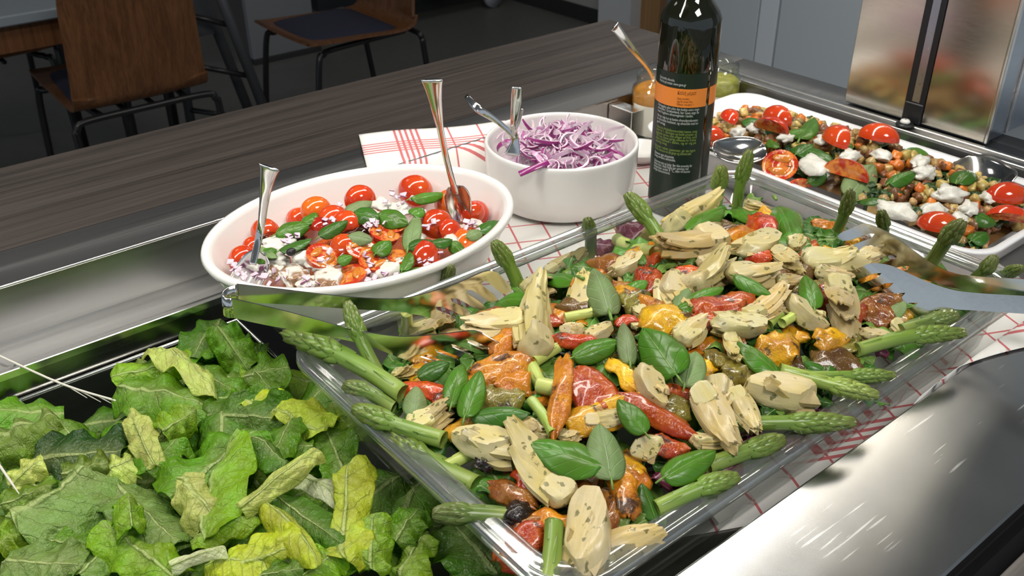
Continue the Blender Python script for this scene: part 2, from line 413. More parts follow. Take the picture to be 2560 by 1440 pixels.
M['onion'] = onion_mat()
def veg_mat():
    t = NT('roasted_vegetable_dice'); co = t.coord(); nz = t.noise(co, 200, 4, .6)
    c = t.hsv(t.ocolor(), v=t.math('MULTIPLY_ADD', nz, 1.2, .4)); t.set(Base_Color=c, Roughness=.32, Coat_Weight=.2); t.bump(nz, .5, .0015); return t.m
M['veg'] = veg_mat()
def cloth_mat():
    t = NT('red_checked_paper_cloth'); uv = t.n('ShaderNodeTexCoord').outputs['UV']; sp = t.n('ShaderNodeSeparateXYZ'); t.t.links.new(uv, sp.inputs[0])
    def band(c, a, b):        # five stripes between a and b
        per = (b - a) / 4.45
        f = t.math('FRACT', t.math('DIVIDE', t.math('SUBTRACT', c, a), per))
        ins = t.math('MULTIPLY', t.math('GREATER_THAN', c, a), t.math('LESS_THAN', c, b))
        return t.math('MULTIPLY', ins, t.math('LESS_THAN', f, .45)), ins
    def thin(c, off, per, wd=.0011):
        f = t.math('ABSOLUTE', t.math('SUBTRACT', t.math('FRACT', t.math('DIVIDE', t.math('SUBTRACT', c, off - per / 2), per)), .5))
        return t.math('LESS_THAN', f, wd / per)
    s, q = sp.outputs[0], sp.outputs[1]
    masks = []
    b1, i1 = band(s, .040, .069); masks.append(b1)
    x = thin(s, .069 + .0365, .0365); masks.append(t.math('MULTIPLY', x, t.math('GREATER_THAN', s, .08)))
    b2, i2 = band(q, .035, .064); b3, i3 = band(q, .568, .601); masks += [b2, b3]
    y = thin(q, .064 + .0380, .0380)
    ok = t.math('MULTIPLY', t.math('GREATER_THAN', q, .075), t.math('LESS_THAN', q, .560)); masks.append(t.math('MULTIPLY', y, ok))
    mk = masks[0]
    for k in masks[1:]: mk = t.math('MAXIMUM', mk, k)
    t.set(Base_Color=t.mix(t.math('MULTIPLY', mk, .9), (.74, .73, .70, 1), (.52, .075, .085, 1)), Roughness=.75)
    t.bump(t.noise(t.coord(), 45, 3), .15, .003); return t.m
M['cloth'] = cloth_mat()
# ------------------------------------------------------------------ room
def struct(name, mat, *a, parent=None):
    v, f = box(*a); o = obj(name, mesh(name, v, f, mat, smooth=False), parent)
    if parent is None: o['kind'] = 'structure'
    return o
FZ = -0.90
struct('floor', M['floor'], -4, 5.2, -3, 6.6, FZ - .1, FZ)
struct('ceiling', M['ceil'], -4, 5.2, -3, 6.6, 1.72, 1.8)
struct('wall_right', M['wall'], 3.36, 3.46, 3.42, 6.6, FZ, 1.72)
struct('wall_right', M['wall'], 3.36, 3.46, -3, 2.2, FZ, 1.72)
struct('wall_back', M['wall'], -4, 3.36, 6.5, 6.6, FZ, 1.72)
struct('baseboard_right', M['base'], 3.345, 3.36, 3.44, 6.5, FZ, FZ + .075)
for (a, b_) in ((3.20, 3.42),): struct('trim_1', M['white_trim'], 3.30, 3.48, a, b_, FZ, 1.35)
d = struct('door_1', M['door_blue'], 3.42, 3.46, 2.2, 3.2, FZ, 1.3)
struct('door_edge', M['door_wood'], 3.37, 3.42, 3.08, 3.2, FZ, 1.3, parent=d)
struct('threshold', M['grey_board'], 3.0, 3.42, 2.3, 3.05, FZ, FZ + .006, parent=d)

# ------------------------------------------------------------------ ceiling lamp panels (out of frame, they light the room)
for i, (x, y) in enumerate(CEIL_PANELS):
    p = empty('ceiling_lamp', (x, y, 1.68))
    tag(p, 'square ceiling light panel, %s' % ('over the far end of the buffet', 'behind the guest', 'over the near end of the buffet', 'by the door wall', 'over the dining chairs')[i], 'lamp')
    v, f = join(box(-.33, .33, -.33, -.30, 0, .04), box(-.33, .33, .30, .33, 0, .04), box(-.33, -.30, -.30, .30, 0, .04), box(.30, .33, -.30, .30, 0, .04))
    obj('lamp_frame', mesh('lamp_frame', v, f, M['white_trim'], smooth=False), p)

# ------------------------------------------------------------------ buffet counter
X0, X1 = -1.15, 1.105
WZ = -.052                                   # floor of the sunken well
ct = tag(empty('buffet_counter', (0, .6, FZ)), 'built-in buffet counter with dark wood top and sunken steel well', 'counter')
def cp(name, mat, *a, b=0.0):
    o = bx(name, mat, None, *a, b=b); o.parent = ct; o.location = (0, -.6, -FZ); return o
cp('cabinet_body', M['black'], X0, 1.08, .16, 1.10, FZ, -.26)
for k in range(3):
    y0 = .910 + k * .0698
    cp('plank', M['counter_wood'], X0, X1, y0, y0 + .0692, -.03, 0)
cp('metal_strip', M['steel_dark'], X0, X1, .8385, .9095, -.02, 0, b=.0006)
cp('metal_strip', M['steel_dark'], 1.0435, X1, .10, .8380, -.02, 0, b=.0006)
cp('well_back_wall', M['steel'], X0, 1.02, .8375, .8385, WZ, 0.0)
v, f = tube([(X0, .8378, .0006), (1.02, .8378, .0006)], .0016, 8); o = obj('well_back_edge', mesh('well_back_edge', v, f, M['steel_edge']), ct); o.location = (0, -.6, -FZ)
cp('well_front_wall', M['steel'], X0, 1.02, .2415, .2425, WZ, -.002)
HX = .285
cp('well_floor', M['steel'], HX, 1.02, .2425, .8375, WZ - .003, WZ)
cp('well_ledge', M['steel'], X0, HX - .0005, .785, .8375, WZ - .003, WZ)
cp('well_ledge', M['steel'], X0, HX - .0005, .2425, .262, WZ - .003, WZ)
cp('ledge_lip', M['steel_edge'], X0, HX, .7838, .7858, WZ - .006, WZ + .0018, b=.0006)
cp('ledge_lip', M['steel'], X0, HX, .7925, .7935, WZ - .0, WZ + .0012)
cp('well_apron', M['pan_steel'], X0, HX, .7858, .7872, WZ - .045, WZ - .004)
cp('well_end_wall', M['steel'], 1.019, 1.020, .2425, .8375, WZ, 0)
# end rail: aluminium profile with two grooves
for k, (a, b_, z1) in enumerate(((1.0202, 1.0262, .003), (1.0268, 1.0352, .0015), (1.0358, 1.0430, .004))):
    cp('end_rail', M['steel'], a, b_, .10, .90, -.02, z1, b=.0008)
cp('front_steel_top', M['steel_top'], X0, 1.30, .1440, .2418, -.012, 0, b=.0014)
cp('front_steel_apron', M['black'], X0, 1.30, .1435, .1480, -.10, -.0125)
cp('front_gap', M['black'], X0, 1.30, .1270, .1434, -.06, -.03)
for k in range(3):
    y1 = .126 - k * .092
    cp('tray_rail_plank', M['rail_wood'], -.30, 1.30, y1 - .0915, y1, -.028, -.006, b=.0008)

# steel pan with the lettuce
PX0, PX1, PY0, PY1, PZ, PB = -.36, .281, .266, .783, -.080, -.20
pan = tag(empty('steel_pan', (0, .52, PB)), 'deep steel pan full of romaine in the counter well', 'pan')
def pp(name, mat, *a, b=0.0):
    o = bx(name, mat, None, *a, b=b); o.parent = pan; o.location = (0, -.52, -PB); return o
pp('pan_wall', M['pan_steel'], PX0, PX1, PY1 - .002, PY1, PB, PZ)
pp('pan_wall', M['pan_steel'], PX0, PX1, PY0, PY0 + .002, PB, PZ)
pp('pan_wall', M['pan_steel'], PX0, PX0 + .002, PY0 + .002, PY1 - .002, PB, PZ)
pp('pan_wall', M['pan_steel'], PX1 - .002, PX1, PY0 + .002, PY1 - .002, PB, PZ)
pp('pan_bottom', M['pan_steel'], PX0, PX1, PY0, PY1, PB - .002, PB)
v, f = tube([(PX0, PY1 - .001, PZ), (PX1 - .001, PY1 - .001, PZ), (PX1 - .001, PY0 + .001, PZ), (PX0, PY0 + .001, PZ)], .0022, 8)
o = obj('pan_rim', mesh('pan_rim', v, f, M['steel_edge']), pan); o.location = (0, -.52, -PB)

# steel divider flange in the well behind the bottle
dv = tag(empty('steel_divider', (.835, .80, WZ)), 'low folded steel divider across the well beside the jars', 'divider')
for nm, a in (('upright', (.832, .8338, .795, .8360, WZ + .0005, -.004)), ('flange', (.8338, .852, .795, .8360, -.0055, -.004))):
    o = bx(nm, M['steel_edge'], None, *a, b=.0004); o.parent = dv; o.location = (-.835, -.80, -WZ)

# ------------------------------------------------------------------ steel column and lamp canopy
cl = tag(empty('steel_column', (1.15, .54, 0)), 'tall brushed steel post on the counter end with a black slot', 'column')
def cq(name, mat, *a, b=0.0):
    o = bx(name, mat, None, *a, b=b); o.parent = cl; o.location = (-1.15, -.54, 0); return o
ya, yb = at(2105, 265, 0).y, at(2452, 371, 0).y
ys1, ys2 = at(2250, 309, 0).y, at(2297, 323, 0).y
CX = 1.0455
cq('core', M['alu'], CX + .004, 1.26, yb + .0012, ya, .004, .84)
cq('steel_panel', M['panel'], CX, CX + .003, ys1, ya - .0005, .006, .84, b=.0008)
cq('steel_panel', M['panel'], CX, CX + .003, yb, ys2, .006, .84, b=.0008)
cq('black_channel', M['black'], CX - .001, CX + .003, ys1 - .0075, ys1 - .0003, .006, .84)
cq('black_channel', M['black'], CX - .001, CX + .003, ys2 + .0003, ys2 + .0070, .006, .84)
cq('aluminium_strip', M['alu'], CX - .0005, CX + .003, ys2 + .0073, ys1 - .0078, .030, .84)
cq('foot_bracket', M['black'], CX - .003, CX + .003, ys2 + .0005, ys1 - .0005, .0045, .029, b=.001)
cq('corner_trim', M['steel_edge'], CX - .0005, CX + .006, yb - .0035, yb - .0003, .005, .84, b=.0008)
cq('corner_trim', M['steel_edge'], CX + .05, CX + .054, yb - .0008, yb + .0009, .005, .84)
v, f = lathe([(.001, 0), (.010, 0), (.0105, .0015), (.0095, .003), (.001, .0032)], 24); 
o = obj('foot_cap', mesh('foot_cap', v, f, M['black']), cl); o.location = (1.031 - 1.15, (ys1 + ys2) / 2 - .54, .0042)
v, f = lathe([(.001, 0), (.0055, 0), (.006, .002), (.0045, .004), (.001, .0045)], 20)
o = obj('foot_button', mesh('foot_button', v, f, M['ceramic']), cl); o.location = (1.031 - 1.15, (ys1 + ys2) / 2 - .54, .0075)
cn = tag(empty('lamp_canopy', (.42, .60, .84)), 'steel lamp canopy carried over the buffet by the column', 'canopy')
o = bx('canopy_housing', M['steel'], cn, -.95, .95, -.20, .20, .002, .05, b=.003)
o = bx('lamp_trim', M['steel_edge'], cn, -.88, .88, .005, .012, -.004, .001); o = bx('lamp_trim', M['steel_edge'], cn, -.88, .88, .108, .115, -.004, .001)

# dark red beet bowl behind the column
bb = tag(empty('beet_bowl', (1.62, .585, -.03)), 'bowl of dark red beets at the right edge behind the column', 'bowl')
v, f = lathe([(.03, 0), (.055, .004), (.085, .05), (.082, .052), (.05, .008), (.001, .006)], 32); obj('dish', mesh('dish', v, f, M['ceramic']), bb)
for k in range(14):
    a = k * 2.4; r = .012 * math.sqrt(k); v, f = lathe([(.001, -.014), (.012, -.010), (.018, 0), (.012, .011), (.001, .015)], 12)
    o = obj('beet_piece', mesh('beet_piece', v, f, M['meat']), bb); o.location = (r * math.cos(a), r * math.sin(a), .085 - r * .5); o.rotation_euler = (a, r * 30, k)
bs = tag(empty('side_shelf', (1.62, .56, FZ)), 'grey side counter at the right edge behind the column', 'shelf')
o = bx('shelf_top', M['cab'], bs, -.26, .4, -.7, .25, .835, .87, b=.002); o = bx('shelf_body', M['cab'], bs, -.25, .39, -.69, .24, 0, .834)

# ------------------------------------------------------------------ furniture and things behind the counter
cab = tag(empty('grey_cabinet', (2.6, 1.9, FZ)), 'tall blue-grey cabinet behind the counter end', 'cabinet')
bx('body', M['cab'], cab, -.05, .5, -1.4, .27, 0, 2.2)
for a, b_ in ((-1.39, -.092), (-.012, .26)): bx('door', M['cab'], cab, -.07, -.051, a, b_, .06, 2.18, b=.003)
bx('light_strip', M['cab_light'], cab, -.072, -.051, -.086, -.018, .06, 2.18, b=.002)
v, f = tube([(-.07, .22, 1.05), (-.10, .22, 1.06), (-.12, .22, 1.06)], [.012, .014, .03], 14); obj('knob', mesh('knob', v, f, M['cutlery']), cab)

def tube_obj(name, pts, r, mat, parent, n=10, loc=None):
    v, f = tube(pts, r, n); o = obj(name, mesh(name, v, f, mat), parent)
    if loc: o.location = loc
    return o
def chair(loc, rz, label, back_h=.42):
    """wooden shell chair on black tube frame; front is +Y, origin on the floor"""
    c = empty('shell_chair', loc); c.rotation_euler = (0, 0, rz); c.scale = (1, 1, .93); tag(c, label, 'chair', 'wooden shell chairs of the canteen')
    W = .19
    def shell(u, v):
        x = (u - .5) * 2; t = v
        prof = spline([(0, .22, .470), (0, .20, .455), (0, .0, .445), (0, -.15, .440), (0, -.205, .470), (0, -.222, .56), (0, -.245, .75), (0, -.262, .80 + .001)], 24)
        p = prof[min(int(t * 24), 24)]
        curve = .02 * (x * x) if t > .55 else .006 * x * x
        wd = W * (1.0 - .10 * max(0, (t - .6)) / .4)
        return (x * wd, p.y + (curve if t > .6 else 0), p.z + (0 if t > .6 else curve))
    vs, fs, uv = grid(shell, 10, 24); vs, fs, uv = thick(vs, fs, .011, uv)
    obj('shell', flat_edges(mesh('shell', vs, fs, M['chair_wood'])), c)
    vs, fs, uv = grid(lambda u, v: ((u - .5) * .345 * (1 - .1 * (2 * v - 1) ** 6), -.14 + v * .34, .4555 + .022 * (1 - (2 * u - 1) ** 8) * (1 - (2 * v - 1) ** 8)), 14, 14)
    obj('seat_pad', mesh('seat_pad', vs, fs, M['seat']), c)
    edge = [(s * .192, y, z) for s in (1,) for (y, z) in ()]
    tube_obj('rear_frame', spline([(-.20, -.26, .0), (-.205, -.215, .36), (-.198, -.212, .410), (-.17, -.208, .428), (0, -.208, .430), (.17, -.208, .428), (.198, -.212, .410), (.205, -.215, .36), (.20, -.26, .0)], 48), .0105, M['tube'], c)
    for s in (-1, 1):
        tube_obj('front_leg', spline([(s * .20, .235, .0), (s * .190, .19, .38), (s * .175, .16, .420), (s * .15, .10, .424), (s * .12, -.19, .424)], 24), .0105, M['tube'], c)
    for x in (-.05, .03): tube_obj('seat_rail', [(x, -.19, .422), (x, .15, .425)], .008, M['tube'], c)
    return c
p0 = at(205, 268, -.46); p1 = at(497, 200, -.46)
chair((.805, 2.85, FZ), 0.0, 'brown wooden chair seen from behind, large at the top left')
chair((.56, 3.52, FZ), R(180), 'dark wooden chair half hidden behind the big chair at far left')
cc = at(815, 60, -.45)
chair((1.60, 2.95, FZ), R(90), 'wooden chair with navy seat pad at the top, facing left')
tb = tag(empty('dining_table', (.30, 3.10, FZ)), 'pale blue-grey table top at the top left corner', 'table')
bx('table_top', M['table'], tb, -.90, .58, -.35, .40, .652, .68, b=.004); bx('table_apron', M['chair_wood'], tb, -.85, .54, -.31, -.29, .575, .651)
for x in (-.82, .50):
    for y in (-.27, .34): tube_obj('table_leg', [(x, y, 0), (x, y, .652)], .018, M['tube'], tb)

# folding stand with rungs, beside the navy chair
st = tag(empty('folding_stand', (1.19, 3.00, FZ)), 'dark grey folding stand with crossed legs left of the navy chair', 'stand')
for k, (yo, mm) in enumerate(((0, 'grey_metal'), (.16, 'tube'))):
    tube_obj('stand_leg', [(-.13, .06 + yo, 0), (-.13, .0 + yo, .95)], .016, M[mm], st)
    tube_obj('stand_leg', [(.12, -.10 + yo, 0), (-.06, .0 + yo, .95)], .018, M['grey_metal'], st)
for z in (.22, .38, .55, .72): tube_obj('rung', [(-.13, .05 - z * .05, z), (.12 - (z - .06) * .19, -.10 + (z - .06) * .105, z - .06)], .009, M['tube'], st)
bx('stand_board', M['grey_metal'], st, -.14, .0, .04, .055, .45, .95)

tr = tag(empty('wheeled_trolley', (2.85, 4.35, FZ)), 'dark wheeled trolley standing along the far wall', 'trolley')
bx('trolley_body', M['trolley'], tr, -.75, .42, -.30, .35, .17, .75); bx('trolley_top', M['trolley_pale'], tr, -.77, .44, -.33, .37, .30, .345, b=.004)
for x in (-.62, .32):
    for y in (-.25, .28):
        cs = obj('caster', mesh('caster', *tube([(x, y - .015, .055), (x, y + .015, .055)], .055, 24), M['wheel']), tr)
        obj('fork', mesh('fork', *box(x - .02, x + .02, y - .024, y - .018, .05, .17), M['cutlery'], smooth=False), cs)
gb = tag(empty('display_board', (1.90, 4.05, FZ)), 'pale grey upright panel behind the navy chair', 'panel')
bx('board', M['grey_board'], gb, -.16, .16, -.02, .02, .0, .80, b=.004); bx('foot', M['base'], gb, -.17, .17, -.05, .05, 0, .02)

# ------------------------------------------------------------------ checked paper cloth
CU, CV = V((math.cos(R(-26)), math.sin(R(-26)), 0)), V((math.cos(R(-116)), math.sin(R(-116)), 0))
C0 = V((.522, .940, 0))
def cloth_pt(s, t):
    P = C0 + CU * s + CV * t; x, y = P.x, P.y
    wr = .0012 * math.sin(s * 31 + t * 17) + .0010 * math.sin(t * 53 - s * 23)
    if y > .8395: z = .0016 + .0012 * (1 + math.sin(s * 40))
    elif y > .800:
        k = (.8395 - y) / .0395; z = .002 + (WZ + .001) * (k * k * (3 - 2 * k)); y = y if k < .02 else y
        y = min(y, .8368)
    else: z = WZ + .0022 + wr * .5
    e = .2455 - y; k_ = max(0, min(1, (x - .56) / .16)); lim = .050 + .040 * k_ * k_; cut = e > lim + .004; e = min(e, lim)
    if e > 0:
        y = .2440 + .0 * e; z = min(WZ + .002 + e, .0022)
        if e > .056: y = .2440 - (e - .056) * 1.0
    x = min(x, 1.0175)
    return (x, y, z), (1.0 if cut else 0.0)
vs, uv, keep = [], [], []
NS, NTT = 96, 100
for j in range(NTT + 1):
    for i in range(NS + 1):
        s, t = i / NS * .60, j / NTT * .648
        p, e = cloth_pt(s, t); vs.append(V(p)); uv.append((s, t)); keep.append(e)
fs = []
for j in range(NTT):
    for i in range(NS):
        a = j * (NS + 1) + i; q = (a, a + 1, a + NS + 2, a + NS + 1)
        if min(keep[k] for k in q) < .5 and max((C0 + CU * uv[k][0] + CV * uv[k][1]).x for k in q) < 1.016 and (min(vs[k].x for k in q) > .287 or min(vs[k].y for k in q) > .79): fs.append(q[::-1])
vs, fs, uv = thick(vs, fs, .0004, uv)
tag(obj('paper_tablecloth', mesh('paper_tablecloth', vs, fs, M['cloth'], uv)), 'white paper cloth with red checks lying under the dishes', 'tablecloth')

# ------------------------------------------------------------------ containers
BZ = WZ + .0034                                     # top of the cloth
# oval ceramic bowl
OC, OA, OB = V((.388, .7045, BZ)), .1515, .1165
def oval(profile, n=96):
    vs, fs = [], []
    for (k, z) in profile:
        for i in range(n):
            a = 2 * math.pi * i / n; vs.append(((OA - k) * math.cos(a), (OB - k) * math.sin(a), z))
    for j in range(len(profile) - 1):
        for i in range(n):
            q = (i + 1) % n; fs.append((j * n + i, j * n + q, (j + 1) * n + q, (j + 1) * n + i))
    fs.append(tuple(reversed(range(n)))); fs.append(tuple(range((len(profile) - 1) * n, len(profile) * n))); return vs, fs
prof = [(.058, 0), (.050, .0006), (.040, .006), (.026, .020), (.014, .042), (.0075, .060), (.006, .0655), (.0015, .0665), (0, .0700), (.0012, .0728), (.0045, .0738), (.0080, .0725), (.0105, .068), (.018, .048), (.032, .024), (.046, .009), (.058, .006)]
ob = tag(empty('oval_bowl', OC), 'large oval white ceramic bowl of tomato and mozzarella salad', 'bowl'); ob.rotation_euler = (0, 0, R(-1.7))
v, f = oval(prof); obj('bowl_shell', mesh('bowl_shell', v, f, M['ceramic']), ob)
# round onion bowl
NC = V((.664, .7395, BZ))
prof = [(.064, 0), (.070, .0008), (.0775, .006), (.0825, .018), (.0850, .040), (.0858, .064), (.0860, .0680), (.0850, .0700), (.0835, .0706), (.0820, .0698), (.0812, .066), (.0800, .040), (.0770, .020), (.068, .008), (.02, .006), (.001, .006)]
nb = tag(empty('round_bowl', NC), 'round white bowl piled with sliced red onion', 'bowl')
v, f = lathe(prof, 96); obj('bowl_shell', mesh('bowl_shell', v, f, M['ceramic']), nb)
# white platter
def rrect(x0, x1, y0, y1, r, n=8):
    out = []
    for cx, cy, a0 in ((x1 - r, y1 - r, 0), (x0 + r, y1 - r, 90), (x0 + r, y0 + r, 180), (x1 - r, y0 + r, 270)):
        for i in range(n + 1):
            a = R(a0 + 90 * i / n); out.append((cx + r * math.cos(a), cy + r * math.sin(a)))
    return out
def rbox(x0, x1, y0, y1, prof, n=8, caps=(True, True)):
    """stack of rounded rectangles; prof rows are (inset, z, corner radius)"""
    vs, fs = [], []; K = 4 * (n + 1)
    for d, z, r in prof: vs += [(x, y, z) for x, y in rrect(x0 + d, x1 - d, y0 + d, y1 - d, max(r, .0006), n)]
    for j in range(len(prof) - 1):
        for i in range(K):
            q = (i + 1) % K; fs.append((j * K + i, j * K + q, (j + 1) * K + q, (j + 1) * K + i))
    if caps[0]: fs.append(tuple(reversed(range(K))))
    if caps[1]: fs.append(tuple(range((len(prof) - 1) * K, len(prof) * K)))
    return vs, fs
PLX0, PLX1, PLY0, PLY1 = .802, 1.006, .318, .757
pl = tag(empty('white_platter', ((PLX0 + PLX1) / 2, (PLY0 + PLY1) / 2, BZ)), 'long white rectangular platter of diced vegetable salad', 'platter')
hx, hy = (PLX1 - PLX0) / 2, (PLY1 - PLY0) / 2
v, f = rbox(-hx, hx, -hy, hy, [(.030, 0, .02), (.026, .001, .024), (.004, .040, .030), (.0005, .0435, .032), (0, .0452, .032), (.001, .0462, .031), (.008, .0455, .028), (.030, .006, .018), (.034, .0045, .016)])
obj('platter_shell', mesh('platter_shell', v, f, M['melamine']), pl)
# clear tray
TX0, TX1, TY0, TY1, TH = .2345, .7655, .2525, .5780, .0665
ty = tag(empty('clear_tray', ((TX0 + TX1) / 2, (TY0 + TY1) / 2, BZ)), 'large clear plastic tray of artichoke, pepper and asparagus salad', 'tray')
hx, hy = (TX1 - TX0) / 2, (TY1 - TY0) / 2
v, f = rbox(-hx, hx, -hy, hy, [(.028, 0, .020), (.024, .0015, .023), (.020, .010, .026), (.0135, TH - .006, .030), (.0165, TH - .006, .027), (.0230, .010, .023), (.027, .004, .02), (.031, .003, .018)])
obj('tray_basin', mesh('tray_basin', v, f, M['clear']), ty)
v, f = rbox(-hx, hx, -hy, hy, [(.0170, TH - .0070, .028), (.0130, TH - .0062, .031), (.0045, TH - .0058, .034), (.0040, TH - .0085, .034), (.0008, TH - .0088, .036), (0, TH - .0070, .036), (.0004, TH - .0022, .036), (.0020, TH - .0006, .035), (.0050, TH, .033), (.0062, TH - .0012, .032), (.0080, TH - .0012, .031), (.0092, TH, .030), (.0150, TH, .028), (.0170, TH - .0012, .0275)], caps=(False, False))
K = 36; n = len(v); f += [((13 * K + i), (13 * K + (i + 1) % K), ((i + 1) % K), i) for i in range(K)]
obj('tray_rim', mesh('tray_rim', v, f, M['clear_rim']), ty)

# ------------------------------------------------------------------ bottle and jars
BO = V((.7455, .6370, BZ)); BR = .0312
bt = tag(empty('oil_bottle', BO), 'tall dark green olive oil bottle with orange banded label', 'bottle')
v, f = lathe([(.0005, .004), (.024, .002), (.026, 0), (BR - .0015, .0008), (BR, .003), (BR, .207), (BR - .0004, .213), (BR - .003, .2195), (.022, .228), (.0165, .234), (.0150, .241), (.0146, .27), (.0150, .285), (.0160, .287), (.0160, .296), (.0145, .298)], 64, True, True)
obj('glass_body', mesh('glass_body', v, f, M['glass_dark']), bt)
v, f = lathe([(.0166, .292), (.0168, .294), (.0168, .322), (.0155, .324), (.001, .324)], 40, True, True); obj('cap', mesh('cap', v, f, M['black']), bt)
def bz(py):                                           # pixel row on the bottle front -> height above the bottle foot
    n = V((EYE.x - BO.x, EYE.y - BO.y, 0)).normalized(); return on_plane(1690, py, BO + n * BR, n).z - BO.z
fa = math.atan2(EYE.y - BO.y, EYE.x - BO.x)            # direction from the bottle to the viewer
def wrap(name, mat, a0, a1, z0, z1, r, n=40, parent=None):
    vs, fs, uv = grid(lambda u, v: (r * math.cos(a0 + (a1 - a0) * u), r * math.sin(a0 + (a1 - a0) * u), z0 + (z1 - z0) * v), n, 1)
    return obj(name, mesh(name, vs, fs, mat, uv), parent or bt)
A0, A1 = fa - R(93), fa + R(44)
lb = wrap('label', M['label'], A0, A1, .012, bz(184), BR + .0002)
wrap('orange_band', M['label_o'], A0, A1, bz(268), bz(222), BR + .00035, parent=lb)
wrap('orange_band', M['label_o'], A1 + R(7), A1 + R(52), bz(268), bz(222), BR + .00035, parent=lb)
wrap('side_label', M['label'], A1 + R(7), A1 + R(60), .012, bz(184), BR + .0002)
dg = bpy.context.evaluated_depsgraph_get
def text(body, mat, a_left, z_base, h, width):
    cu = bpy.data.curves.new('txt', 'FONT'); cu.body = body; cu.size = h * 1.45; cu.resolution_u = 2; to = bpy.data.objects.new('txt', cu); col.objects.link(to)
    bpy.context.view_layer.update(); me = bpy.data.meshes.new_from_object(to.evaluated_get(dg()))
    col.objects.unlink(to); bpy.data.objects.remove(to); me.name = 'label_text'; me.materials.clear(); me.materials.append(mat)
    xs = [v.co.x for v in me.vertices]; k = width / max(max(xs), 1e-6) if width else 1
    r = BR + .00055
    for v in me.vertices:
        a = a_left + v.co.x * k / r; y = v.co.y; v.co = (r * math.cos(a), r * math.sin(a), z_base + y)
    o = obj('label_text', me, lb); return o
def lines(rows, mat, py0, dpy, ang=-57, hpx=6.5):
    for i, (s, wpx) in enumerate(rows):
        z = bz(py0 + i * dpy); h = bz(py0) - bz(py0 + hpx); text(s, mat, fa + R(ang), z, h, wpx)
lines([('Extra jomfru olivenolie,', .0200), ('Find os på nettet: www.gaea.gr', .0320)], M['ink_w'], 206, 8.5)
lines([('Καλή μέρα!', .0190)], M['ink_b'], 236, 9, ang=-14, hpx=9)
lines([('Scan koden,', .0130), ('og få mad fra', .0160), ('Gaeas verden !', .0170)], M['ink_b'], 248.5, 7.2, ang=-14, hpx=5.5)
lines([('Omhyggelig uden uden den bedste extra virgin', .0480), ('olivenolie i Grækenland, har Gaea søgt de', .0480), ('mest frugtbare olivenregioner i landet.', .0420)], M['ink_w'], 276, 7.8)
lines([('Her har valgt kun de bedste olivenoliproducenter,', .0480), ('lav de bedste kvaliteter, og olivenolie med en', .0480), ('god smag.', .0130)], M['ink_w'], 303, 7.8)
lines([('Oliven fra Middelhavsområdet høstes, smag', .0480), ('olien fra 1. tilbringes og koldt presses og', .0480), ('passende varme, som smager en frisk, sund', .0480), ('100 % ren. Denne særlige olivenolie for 4 timer', .0480), ('efter friskhed i dalen, og er rig på', .0480), ('naturlig smag.', .0170)], M['ink_g'], 331, 7.2)
lines([('Brug den i salater, pastaretter, går den lagret', .0480), ('Vores marinerer en del gange og sommersalat.', .0440)], M['ink_g'], 379, 7.4)
lines([('Naturens eget økosystem,', .0260), ('Smag verdens olivenolie,', .0275)], M['ink_w'], 397, 7.2)
lines([('Opbevares tørt og køligt. Bør ikke anvendes før', .0460), ('bedste dato. Åben flaske bør gemmes ved', .0420), ('temperatur under 8 °C, men vil kunne', .0440), ('smage koncentreret.', .0230)], M['ink_w'], 417, 7.0)

def jar(loc, r, h, fill, fillmat, label, name, lab0, lab1, ang):
    j = tag(empty(name, loc), label, 'jar')
    v, f = lathe([(r * .9, 0), (r, .004), (r, h * .74), (r * .96, h * .80), (r * .84, h * .84), (r * .84, h), (r * .80, h), (r * .80, h * .84), (r * .93, h * .79), (r * .96, h * .73), (r * .96, .006), (.001, .005)], 40)
    obj('glass', mesh('glass', v, f, M['jar_glass']), j)
    v, f = lathe([(r * .90, .0065), (r * .945, .01), (r * .945, fill - .003), (r * .7, fill + .002), (.001, fill + .003)], 32); obj('contents', mesh('contents', v, f, fillmat), j)
    a = fa + R(ang)
    vs, fs, uv = grid(lambda u, v: ((r + .0004) * math.cos(a - 1.1 + 2.2 * u), (r + .0004) * math.sin(a - 1.1 + 2.2 * u), lab0 + (lab1 - lab0) * v), 24, 1); L = obj('jar_label', mesh('jar_label', vs, fs, M['jar_label'], uv), j)
    return j
jl = at(1627, 290, -.035); jl = V((.8860, .8035, BZ))
jar(jl, .033, .082, .064, M['apricot'], 'glass jar of orange preserve with a spoon, left of the bottle', 'preserve_jar', .008, .048, 5)
jr = V((.9850, .7890, BZ + .0)); jr = V((.9920, .7870, WZ + .0005))
jar(jr, .0262, .080, .060, M['relish'], 'glass jar of green relish to the right of the bottle', 'relish_jar', .012, .042, 35)
sd = tag(empty('white_saucer', (.8140, .7600, BZ)), 'small white dish beside the onion bowl behind the bottle', 'dish')
v, f = lathe([(.020, 0), (.023, .001), (.030, .012), (.0305, .0135), (.0285, .0130), (.021, .003), (.001, .0025)], 40); obj('dish_shell', mesh('dish_shell', v, f, M['ceramic']), sd)

